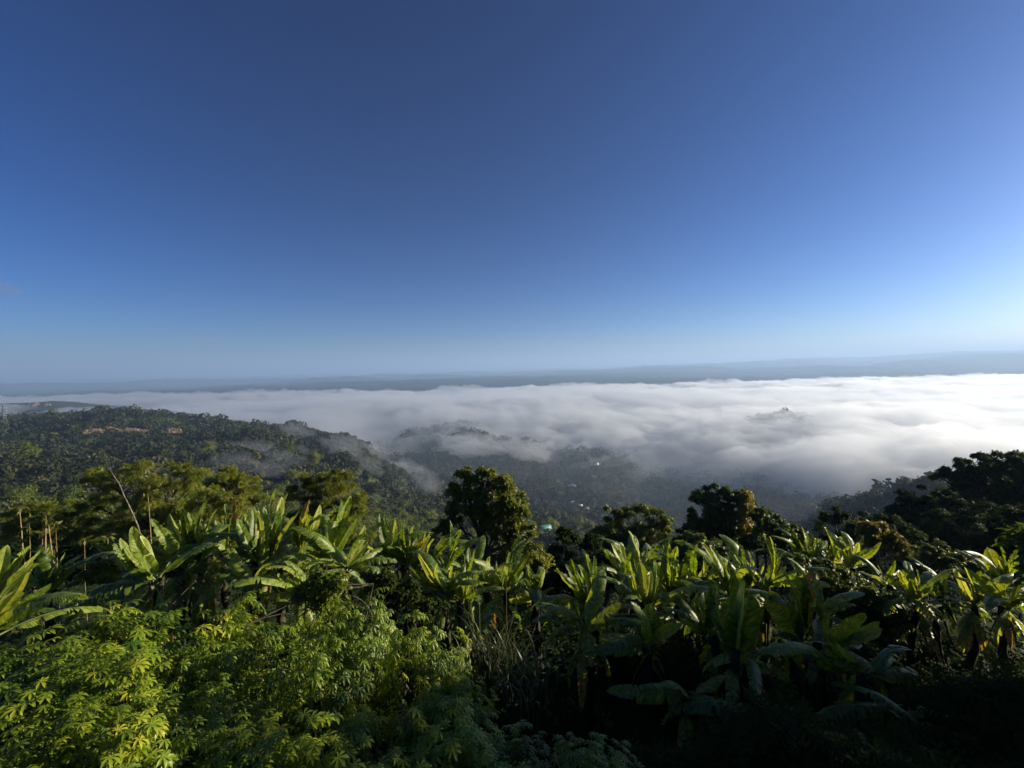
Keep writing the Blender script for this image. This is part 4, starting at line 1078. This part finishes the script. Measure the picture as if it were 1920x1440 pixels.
# the pale leaning dead limb in front of the feathery tree
b = at(258, 985, 27); t = at(206, 878, 27); gz = float(H(b[0], b[1])); r_ = np.random.default_rng(5)
a = Acc(); foot = np.array([b[0] + 1.2, b[1], gz - .2]); p = np.vstack([bent(foot, b, 6, .03, r_), bent(b, at(238, 940, 27), 5, .04, r_)[1:], bent(at(238, 940, 27), at(222, 905, 27), 4, .05, r_)[1:], bent(at(222, 905, 27), t, 5, .08, r_)[1:]]) - foot
v, f = tube(p, np.linspace(.065, .018, len(p)), 8); a.add(v, f)
for q, d in ((at(222, 905, 27), (-.6, 0, .3)), (at(230, 922, 27), (.5, .2, .5)), (at(214, 890, 27), (-.5, .1, -.1))):
    q = q - foot; v, f = tube(bent(q, q + np.array(d), 5, .1, r_), np.linspace(.03, .008, 5), 5); a.add(v, f)
tag(obj('dead_tree', a.mesh('dead_tree', M_PALEBARK), loc=tuple(foot)), 'dead leaning tree trunk with pale flaking bark among the feathery foliage', 'dead tree')

# ------------------------------------------------------------------ the far forest
def ground_hit(px, py, y0=60, y1=6000):
    d = at(px, py, 1.0)
    ys = np.exp(np.linspace(math.log(y0), math.log(y1), 900))
    P = d[None] * ys[:, None]
    below = P[:, 2] < H(P[:, 0], P[:, 1])
    k = int(np.argmax(below)) if below.any() else len(ys) - 1
    return P[k]

def project(P):
    q = (P @ ROT)
    return 960 + FPX * q[:, 0] / -q[:, 2], 720 - FPX * q[:, 1] / -q[:, 2]

# ------------------------------------------------------------------ rock faces on the ridges
def rock_mat():
    m, nt, out = mat_new('ochre_rock')
    tc = nt.nodes.new('ShaderNodeTexCoord')
    n = nt.nodes.new('ShaderNodeTexNoise'); n.inputs['Scale'].default_value = .35; n.inputs['Detail'].default_value = 9; n.inputs['Roughness'].default_value = .65
    nt.links.new(tc.outputs['Object'], n.inputs['Vector'])
    c = ramp(nt, n.outputs[0], [(.38, (.02, .028, .010)), (.50, (.08, .055, .03)), (.60, (.22, .145, .085)), (.76, (.34, .27, .18))])
    p = nt.nodes.new('ShaderNodeBsdfPrincipled'); p.inputs['Roughness'].default_value = .95; nt.links.new(c, p.inputs['Base Color'])
    nt.links.new(p.outputs[0], out.inputs['Surface']); return m
M_ROCK = rock_mat()
ROCKS = []
def rock(label, px, py, wpx, hpx, seed):
    p = ground_hit(px, py, 300, 3500); D = p[1]; w = wpx * D / FPX; h = hpx * D / FPX
    ROCKS.append((p[0], p[1], w * .5, h))
    r = np.random.default_rng(seed); nu, nv = 26, 14
    u, v = np.meshgrid(np.linspace(-1, 1, nu), np.linspace(0, 1, nv), indexing='ij')
    env = np.sqrt(np.clip(1 - u ** 2, 0, 1))
    x = u * w / 2; z = (v * 1.15 - .25) * h * (env * (1 + .5 * fbm(u * 2 + seed, v * 0 + 1, 3, seed)) + .12)
    yy = v * h * .35 - env * h * .55 * np.sin(np.pi * np.clip(v, 0, 1) ** .7) + .3 * h * fbm(u * 5 + seed, v * 3, 4, seed)
    V_ = np.stack([x, yy, z], -1).reshape(-1, 3)
    i, j = np.meshgrid(np.arange(nu - 1), np.arange(nv - 1), indexing='ij')
    F_ = np.stack([i * nv + j, (i + 1) * nv + j, (i + 1) * nv + j + 1, i * nv + j + 1], -1).reshape(-1, 4)
    # back wall so that it is a solid crag
    Vb = V_.copy(); Vb[:, 1] = h * .9; nb = len(V_)
    F2 = F_[:, ::-1] + nb
    top = np.arange(nu - 1) * nv + nv - 1
    F3 = np.stack([top, top + nv, top + nv + nb, top + nb], -1)
    o = obj('rock_face', mesh_np('rock_face', np.vstack([V_, Vb]), np.vstack([F_, F2, F3]), M_ROCK, smooth=False), loc=(p[0], p[1] - 5, p[2]))
    o.rotation_euler = (0, 0, -math.atan2(p[0], p[1]))
    return tag(o, label, 'rock face', 'ochre rock faces on the left ridges')
for k, rk in enumerate([
    ('brightest orange rock face at the left of the row along the near ridge', 172, 813, 40, 11),
    ('pale small rock face second in the row along the near ridge', 210, 808, 26, 7),
    ('reddish rock face in the middle of the row along the near ridge', 245, 811, 44, 8),
    ('buff rock face right of the middle one on the near ridge', 275, 813, 30, 7),
    ('pale orange rock face at the right end of the row on the near ridge', 325, 811, 34, 8),
    ('thin pale streak of rock high on the near ridge towards the right', 372, 805, 26, 3),
    ('small bare earth scar low on the forested slope at the left', 80, 858, 18, 7),
    ('long orange rock face in the middle of the distant ridge at the left', 64, 762, 18, 9),
    ('low buff rock face at the left end of the distant ridge', 28, 765, 14, 6),
    ('small grey rock face right of the long one on the distant ridge', 90, 761, 12, 5)]):
    rock(*rk, seed=40 + k)

def fog_top(x, y): return interp_table(FA, FZ, FR, x, y)

def crown_tmpl(seed, n, lo=.38, hi=.7):
    r = np.random.default_rng(seed)
    d = unit(n, r); d[:, 2] = np.abs(d[:, 2]) * 1.15 - .25; d /= np.linalg.norm(d, axis=1, keepdims=True)
    bump = 1 + .22 * np.sin(4.3 * d[:, 0] + seed) * np.cos(3.7 * d[:, 1] + 2 * seed) + r.normal(0, .07, n)
    P = d * bump[:, None] * np.array([1, 1, .85]); P[:, 2] += .55
    v, f = scatter(RHOMB_V * np.array([1.9, 1, 1]) - np.array([0, .5, 0]), RHOMB_F, P, frames(d + .55 * unit(n, r), unit(n, r)), r.uniform(lo, hi, n))
    return v, f, np.repeat(np.clip(.5 + r.normal(0, .16, n) + .15 * d[:, 2], 0, 1), 4)

def sample_forest():
    out_ = []
    for r0, r1, area, rad in ((88, 260, 42, 3.6), (260, 560, 62, 4.6), (560, 1100, 88, 5.6), (1100, 1900, 150, 7.5), (1900, 3000, 190, 13.0)):
        n = int(.5 * math.radians(132) * (r1 ** 2 - r0 ** 2) / area)
        a_ = np.radians(rng.uniform(-66, 66, n)); rr_ = np.sqrt(rng.uniform(r0 ** 2, r1 ** 2, n))
        x = rr_ * np.sin(a_); y = rr_ * np.cos(a_); z = H(x, y)
        keep = (z > fog_top(x, y) - 22) & ((rr_ < 1900) | (z > -215))
        # keep roughly what faces the viewer: drop far back slopes
        px, py = project(np.stack([x, y, z + 8], -1))
        keep &= (px > -900) & (px < 2800) & (py < 1260)
        # clearings
        keep &= ~((fbm(x / 70, y / 70, 3, 88) > .52) & (x > 80) & (x < 520))
        for qx, qy, qw, qh in ROCKS:      # bare ground in front of the rock faces
            rq = math.hypot(qx, qy); ux, uy = qx / rq, qy / rq
            al = (x - qx) * ux + (y - qy) * uy; ac = np.abs((x - qx) * uy - (y - qy) * ux)
            keep &= ~((al > -22) & (al < 12) & (ac < qw * .85))
        s = rad * (.5 + 1.0 * rng.random(n) ** 1.8 + .55 * (rng.random(n) < .04))
        out_.append(np.stack([x, y, z, s, rr_], -1)[keep])
    return np.concatenate(out_)
FT = sample_forest()
# hide those standing behind nearer ground
vis = np.ones(len(FT), bool)
for k in np.linspace(.25, .96, 14):
    xx = FT[:, 0] * k; yy = FT[:, 1] * k; zz = (FT[:, 2] + 16) * k
    vis &= ~((H(xx, yy) > zz + 2) & (FT[:, 4] * k > 60))
FT = FT[vis]
order = np.argsort(FT[:, 4] / FT[:, 3])
FT = FT[order]
px, py = project(np.stack([FT[:, 0], FT[:, 1], FT[:, 2] + FT[:, 3] * 1.3], -1))
inview = (px > 10) & (px < 1910) & (py < 1010) & (FT[:, 4] > 85)
hero_idx = np.where(inview)[0][:290]
hero = np.zeros(len(FT), bool); hero[hero_idx] = True
rest = FT[~hero]
print('forest', len(FT), 'rest', len(rest))
# individual trees nearest the viewer
HV = []
for k in range(6):
    r_ = np.random.default_rng(700 + k); a = Acc()
    lb = [(np.array([r_.normal() * .35, r_.normal() * .35, 1.25 + r_.normal() * .2]), np.array([.62, .62, .5])) for _ in range(6)]
    crown_leaves(a, lb, 1700, .17, (RHOMB_V, RHOMB_F), r_, 46, .6, .22, .5, .6)
    cm = a.mesh('crown', M_TREE_O if k % 2 else M_TREE_G)
    s = Acc(); v, f = tube(bent((0, 0, -.3), (0, 0, 1.3), 5, .1, r_), np.linspace(.07, .03, 5), 5); s.add(v, f)
    for _ in range(4):
        v, f = tube(bent((0, 0, .7), lb[_][0], 4, .1, r_), np.linspace(.035, .012, 4), 4); s.add(v, f)
    HV.append((cm, s.mesh('trunk', M_BARK)))
for x, y, z, s_, rr_ in FT[hero]:
    k = rnd.randrange(6)
    root = empty('forest_tree', (x, y, z - .3), rnd.uniform(0, 6.28))
    root.scale = (s_, s_, s_ * rnd.uniform(.85, 1.35))
    tag(root, 'green forest tree growing on the wooded slope below the viewpoint', 'tree', 'forest trees on the slope below the viewpoint')
    obj('crown', HV[k][0], root); obj('trunk', HV[k][1], root)
# the rest of the forest reads as one mass
CT = [crown_tmpl(30 + k, 620, .13, .26) for k in range(4)] + [crown_tmpl(k, 150, .26, .5) for k in range(4)] + [crown_tmpl(10 + k, 44) for k in range(4)] + [crown_tmpl(20 + k, 26) for k in range(4)]
acc = Acc()
var = rng.integers(0, 4, len(rest)); lod = np.where(rest[:, 4] < 230, 0, np.where(rest[:, 4] < 500, 1, np.where(rest[:, 4] < 1100, 2, 3)))
for li in range(4):
    for vi in range(4):
        sel = rest[(var == vi) & (lod == li)]
        if not len(sel): continue
        v0, f0, t0 = CT[li * 4 + vi]
        an = rng.uniform(0, 6.28, len(sel)); c_, s_ = np.cos(an), np.sin(an); Z = np.zeros(len(sel))
        Rm = np.stack([np.stack([c_, -s_, Z], -1), np.stack([s_, c_, Z], -1), np.stack([Z, Z, Z + 1], -1)], 1)
        sc = np.stack([sel[:, 3], sel[:, 3], sel[:, 3] * rng.uniform(.7, 1.35, len(sel))], -1)
        v, f = scatter(v0, f0, sel[:, :3], Rm, sc)
        base_t = .42 + .42 * fbm(sel[:, 0] / 120, sel[:, 1] / 120, 4, 17) + rng.normal(0, .17, len(sel)) + .35 * (rng.random(len(sel)) < .06)
        t = np.clip((base_t[:, None] + (t0[None] - .5) * .7).ravel(), 0, 1)
        acc.add(v, f, t)
tag(obj('forest', acc.mesh('forest', M_FAR, smooth=False)), 'dense forest over the hills as one mass', kind='stuff')

# ------------------------------------------------------------------ houses in the valley
def flat_mat(name, col, rough=.7, metal=0.0, var=.2):
    m, nt, out = mat_new(name)
    tc = nt.nodes.new('ShaderNodeTexCoord'); n = nt.nodes.new('ShaderNodeTexNoise'); n.inputs['Scale'].default_value = .8; n.inputs['Detail'].default_value = 5
    nt.links.new(tc.outputs['Object'], n.inputs['Vector'])
    c = ramp(nt, n.outputs[0], [(.3, tuple(x * (1 - var) for x in col)), (.7, tuple(min(1, x * (1 + var)) for x in col))])
    p = nt.nodes.new('ShaderNodeBsdfPrincipled'); p.inputs['Roughness'].default_value = rough; p.inputs['Metallic'].default_value = metal
    nt.links.new(c, p.inputs['Base Color']); nt.links.new(p.outputs[0], out.inputs['Surface']); return m
M_WALL = flat_mat('house_wall', (.45, .42, .36)); M_TIN = flat_mat('tin_roof', (.62, .64, .65), .45, .3)
M_TEAL = flat_mat('teal_roof', (.10, .33, .32), .5); M_GLASSY = flat_mat('dark_window', (.02, .025, .03), .2); M_DOOR = flat_mat('door_wood', (.12, .07, .04))
M_RUST = flat_mat('rusty_roof', (.28, .20, .15), .7); M_STEEL = flat_mat('galvanised_steel', (.20, .20, .19), .6, .2); M_CERAM = flat_mat('insulator', (.8, .78, .72), .3)
def bx(lo, hi):
    x0, y0, z0 = lo; x1, y1, z1 = hi
    return np.array([(x0, y0, z0), (x1, y0, z0), (x1, y1, z0), (x0, y1, z0), (x0, y0, z1), (x1, y0, z1), (x1, y1, z1), (x0, y1, z1)], float), np.array([(3, 2, 1, 0), (4, 5, 6, 7), (0, 1, 5, 4), (1, 2, 6, 5), (2, 3, 7, 6), (3, 0, 4, 7)])
def house(label, px, py, w, d, h, rz, roofm):
    p = ground_hit(px, py, 200, 1500)
    root = empty('house', (p[0], p[1], float(H(p[0], p[1])) - .3), rz); tag(root, label, 'house', 'houses in the valley')
    zt = h + 2.0
    a = Acc(); v, f = bx((-w / 2, -d / 2, 0), (w / 2, d / 2, zt)); a.add(v, f)
    g = np.array([(-w / 2, -d / 2, zt), (-w / 2, d / 2, zt), (-w / 2, 0, zt + d * .28), (w / 2, -d / 2, zt), (w / 2, d / 2, zt), (w / 2, 0, zt + d * .28)]); a.add(g, np.array([(0, 2, 1), (3, 4, 5)]))
    obj('wall', a.mesh('wall', M_WALL, False), root)
    a = Acc(); e = .7; rh = d * .28; sl = rh / (d / 2)
    for s in (-1, 1):
        z0 = zt - e * sl + .05
        g = np.array([(-w / 2 - e, s * (d / 2 + e), z0), (w / 2 + e, s * (d / 2 + e), z0), (w / 2 + e, 0, zt + rh + .05), (-w / 2 - e, 0, zt + rh + .05)])
        g2 = np.vstack([g, g + np.array([0, 0, .14])])
        a.add(g2, np.array([(3, 2, 1, 0), (4, 5, 6, 7), (0, 1, 5, 4), (1, 2, 6, 5), (3, 0, 4, 7)]))
    obj('roof', a.mesh('roof', roofm, False), root)
    a = Acc(); v, f = bx((-.5, -d / 2 - .06, 2.0), (.5, -d / 2 + .05, 4.1)); a.add(v, f); obj('door', a.mesh('door', M_DOOR, False), root)
    for sx in (-1, 1):
        a = Acc(); v, f = bx((sx * w * .3 - .6, -d / 2 - .05, 3.0), (sx * w * .3 + .6, -d / 2 + .05, 4.1)); a.add(v, f); obj('window', a.mesh('window', M_GLASSY, False), root)
for hs in [
    ('highest house in the valley, a bright tin roof alone on the wooded slope', 1118, 874, 11, 8, 3.2, .5, M_TIN),
    ('house with a pale roof just below the highest one', 1114, 898, 12, 8, 3, -.3, M_TIN),
    ('white-roofed house alone left of the pale roofs', 1072, 914, 13, 9, 3, .2, M_TIN),
    ('house with a teal roof at the left end of the hamlet row', 1072, 948, 12, 8, 3, .7, M_TEAL),
    ('grey-roofed house second in the hamlet row', 1086, 953, 11, 8, 3, -.2, M_TIN),
    ('house with a pale teal roof in the middle of the hamlet row', 1097, 957, 12, 8, 3, .3, M_TEAL),
    ('rust-roofed house beside the middle of the hamlet row', 1108, 950, 9, 7, 3, 1.0, M_RUST),
    ('bright tin-roofed house at the right end of the hamlet row', 1132, 955, 12, 9, 3, .1, M_TIN),
    ('long teal-roofed shed in front of the hamlet towards the right', 1126, 974, 18, 7, 3, -.1, M_TEAL),
    ('large teal-roofed building beside the round-headed tree', 1018, 1000, 16, 11, 4, .2, M_TEAL),
    ('smaller teal roof directly in front of the large teal-roofed building', 1008, 1010, 11, 8, 3, -.4, M_TEAL),
    ('small rusty-roofed hut above the large teal-roofed building', 1022, 968, 8, 6, 2.6, .4, M_RUST)]:
    house(*hs)

# ------------------------------------------------------------------ lattice tower on the left ridge
p = ground_hit(8, 800, 700, 1300); Hh = 44.0
root = empty('lattice_tower', (p[0] , p[1], float(H(p[0], p[1])) - 1)); tag(root, 'steel lattice power tower on the ridge at the left edge', 'tower')
def strut(a, p0, p1, r_=.22):
    v, f = tube([p0, p1], [r_, r_], 4); a.add(v, f)
for sx in (-1, 1):
    for sy in (-1, 1):
        a = Acc(); strut(a, (sx * 4, sy * 4, 0), (sx * 1.2, sy * 1.2, 28), .3); strut(a, (sx * 1.2, sy * 1.2, 28), (sx * .4, sy * .4, Hh), .25); obj('leg', a.mesh('leg', M_STEEL), root)
a = Acc()
for k in range(9):
    z0 = k * Hh / 9; z1 = (k + 1) * Hh / 9
    w0 = np.interp(z0, [0, 28, Hh], [4, 1.2, .4]); w1 = np.interp(z1, [0, 28, Hh], [4, 1.2, .4])
    for s in (-1, 1):
        strut(a, (-w0, s * w0, z0), (w1, s * w1, z1), .15); strut(a, (w0, s * w0, z0), (-w1, s * w1, z1), .15)
        strut(a, (s * w0, -w0, z0), (s * w1, w1, z1), .15); strut(a, (-w1, s * w1, z1), (w1, s * w1, z1), .15)
obj('bracing', a.mesh('bracing', M_STEEL), root)
for z in (28, 34, 40):
    a = Acc(); strut(a, (-7, 0, z), (7, 0, z), .25); strut(a, (-7, 0, z), (0, 0, z + 2.2), .15); strut(a, (7, 0, z), (0, 0, z + 2.2), .15)
    ca = obj('crossarm', a.mesh('crossarm', M_STEEL), root)
    for s in (-1, 1):
        a = Acc(); v, f = tube([(s * 6.6, 0, z - .1), (s * 6.6, 0, z - .8), (s * 6.6, 0, z - 1.5), (s * 6.6, 0, z - 2.4)], [.15, .4, .2, .35], 8); a.add(v, f)
        obj('insulator', a.mesh('insulator', M_CERAM), ca)

# ------------------------------------------------------------------ spindly trees along the right-hand ridge
GP = 'spindly trees along the lower right ridge'
for k, (lab, px_, top_, wd) in enumerate([
    ('spindly tree with a ragged plume crown, leftmost on the low ridge', 1641, 898, 5),
    ('thin leaning tree second along the low ridge', 1666, 897, 4),
    ('tallest mushroom-headed tree on the low ridge', 1700, 896, 7),
    ('short palm-like tree just right of the mushroom-headed one', 1720, 903, 6),
    ('palm-like tree next to the big dark trees on the low ridge', 1736, 902, 7),
    ('squat tree on the low ridge between the leaning and the mushroom-headed one', 1684, 906, 6)]):
    Yd = 470.0; b = at(px_, 915, Yd); b[2] = float(H(b[0], b[1])); t = at(px_, top_, Yd)
    s = Yd / FPX; r_ = np.random.default_rng(k + 3); h = max(6., t[2] - b[2])
    root = empty('ridge_tree', tuple(b)); tag(root, lab, 'tree', GP)
    a = Acc()
    lb = [(np.array([r_.normal() * wd * s * .3, 0, h - wd * s * .4 + r_.normal() * .6]), np.array([wd * s * .65, wd * s * .6, wd * s * .35])) for _ in range(4)]
    crown_leaves(a, lb, 900, 1.0, (RHOMB_V, RHOMB_F), r_, 30, .5, .25, .35)
    obj('crown', a.mesh('crown', M_DARKL), root)
    a = Acc(); v, f = tube(bent((0, 0, -1), (0, 0, h - wd * s * .4), 6, .12, r_), np.linspace(.45, .25, 6), 6); a.add(v, f)
    for q in lb:
        v, f = tube(bent((0, 0, h * .7), q[0], 4, .1, r_), np.linspace(.22, .1, 4), 5); a.add(v, f)
    obj('trunk', a.mesh('trunk', M_BARK), root)

# ------------------------------------------------------------------ wisps of mist in the valley, thin clouds in the sky
def puff(name, label, c, rad, mat, seed, amp=.35, rot=0.0):
    import bmesh
    bm = bmesh.new(); bmesh.ops.create_icosphere(bm, subdivisions=5, radius=1.0)
    co = np.array([v.co[:] for v in bm.verts])
    d = 1 + amp * (fbm(co[:, 0] * 2.2 + seed, co[:, 1] * 2.2 + co[:, 2] * 2.0, 4, seed, .6)) + amp * .6 * fbm(co[:, 0] * 6 + seed, co[:, 2] * 6 + co[:, 1] * 5, 3, seed + 4, .6)
    co = co * d[:, None] * np.asarray(rad)
    for v, q in zip(bm.verts, co): v.co = q
    me = bpy.data.meshes.new(name); bm.to_mesh(me); bm.free(); me.materials.append(mat)
    for p_ in me.polygons: p_.use_smooth = True
    o = obj(name, me, loc=tuple(c)); o.rotation_euler = (0, rot, 0)
    return tag(o, label, kind='stuff')
M_W1 = volume_mat('mist_thin', (.90, .94, 1.0), .0085, .5)
M_W3 = volume_mat('valley_mist', (.70, .84, 1.0), .00020, .2)
puff('valley_mist', 'faint bluish mist lying low across the whole valley', (150, 1500, -255), (2400, 1130, 175), M_W3, 91, .12)
M_W2 = volume_mat('cloud_thin', (.30, .28, .40), .00035, .2)
for k, (px_, py_, Y_, rx, ry, rot) in enumerate([
    (480, 848, 640, 45, 13, .2), (530, 862, 620, 40, 11, .25), (440, 862, 600, 40, 10, .1), (560, 850, 700, 22, 8, -.1), (500, 880, 560, 40, 9, .1), (390, 842, 640, 22, 8, .0), (395, 888, 480, 26, 7, -.5),
    (770, 880, 700, 30, 10, .45), (795, 898, 660, 28, 13, .7), (740, 872, 760, 32, 5, .15), (810, 920, 600, 22, 14, .9), (700, 850, 850, 34, 10, .3), (650, 838, 850, 40, 12, .35), (690, 872, 800, 30, 10, .5), (880, 835, 1200, 60, 12, .1), (985, 845, 1200, 50, 12, .25), (555, 806, 900, 30, 7, .3)]):
    g_ = ground_hit(px_, py_ + ry * .6, 150, 2500); Y_ = g_[1] * .90
    s = Y_ / FPX
    puff('mist_wisp', 'thin wisp of mist drifting low over the wooded valley', at(px_, py_, Y_), (rx * s, rx * s * .6, ry * s * 1.7), M_W1, 30 + k, .5, rot)
for k, (px_, py_, rx, ry) in enumerate([(-8, 540, 44, 15), (372, 633, 36, 6), (412, 637, 16, 4)]):
    Y_ = 14000.0; s = Y_ / FPX
    puff('cloud', 'small thin mauve cloud low in the blue sky', at(px_, py_, Y_), (rx * s, rx * s * .6, ry * s), M_W2, 60 + k, .4, .15)
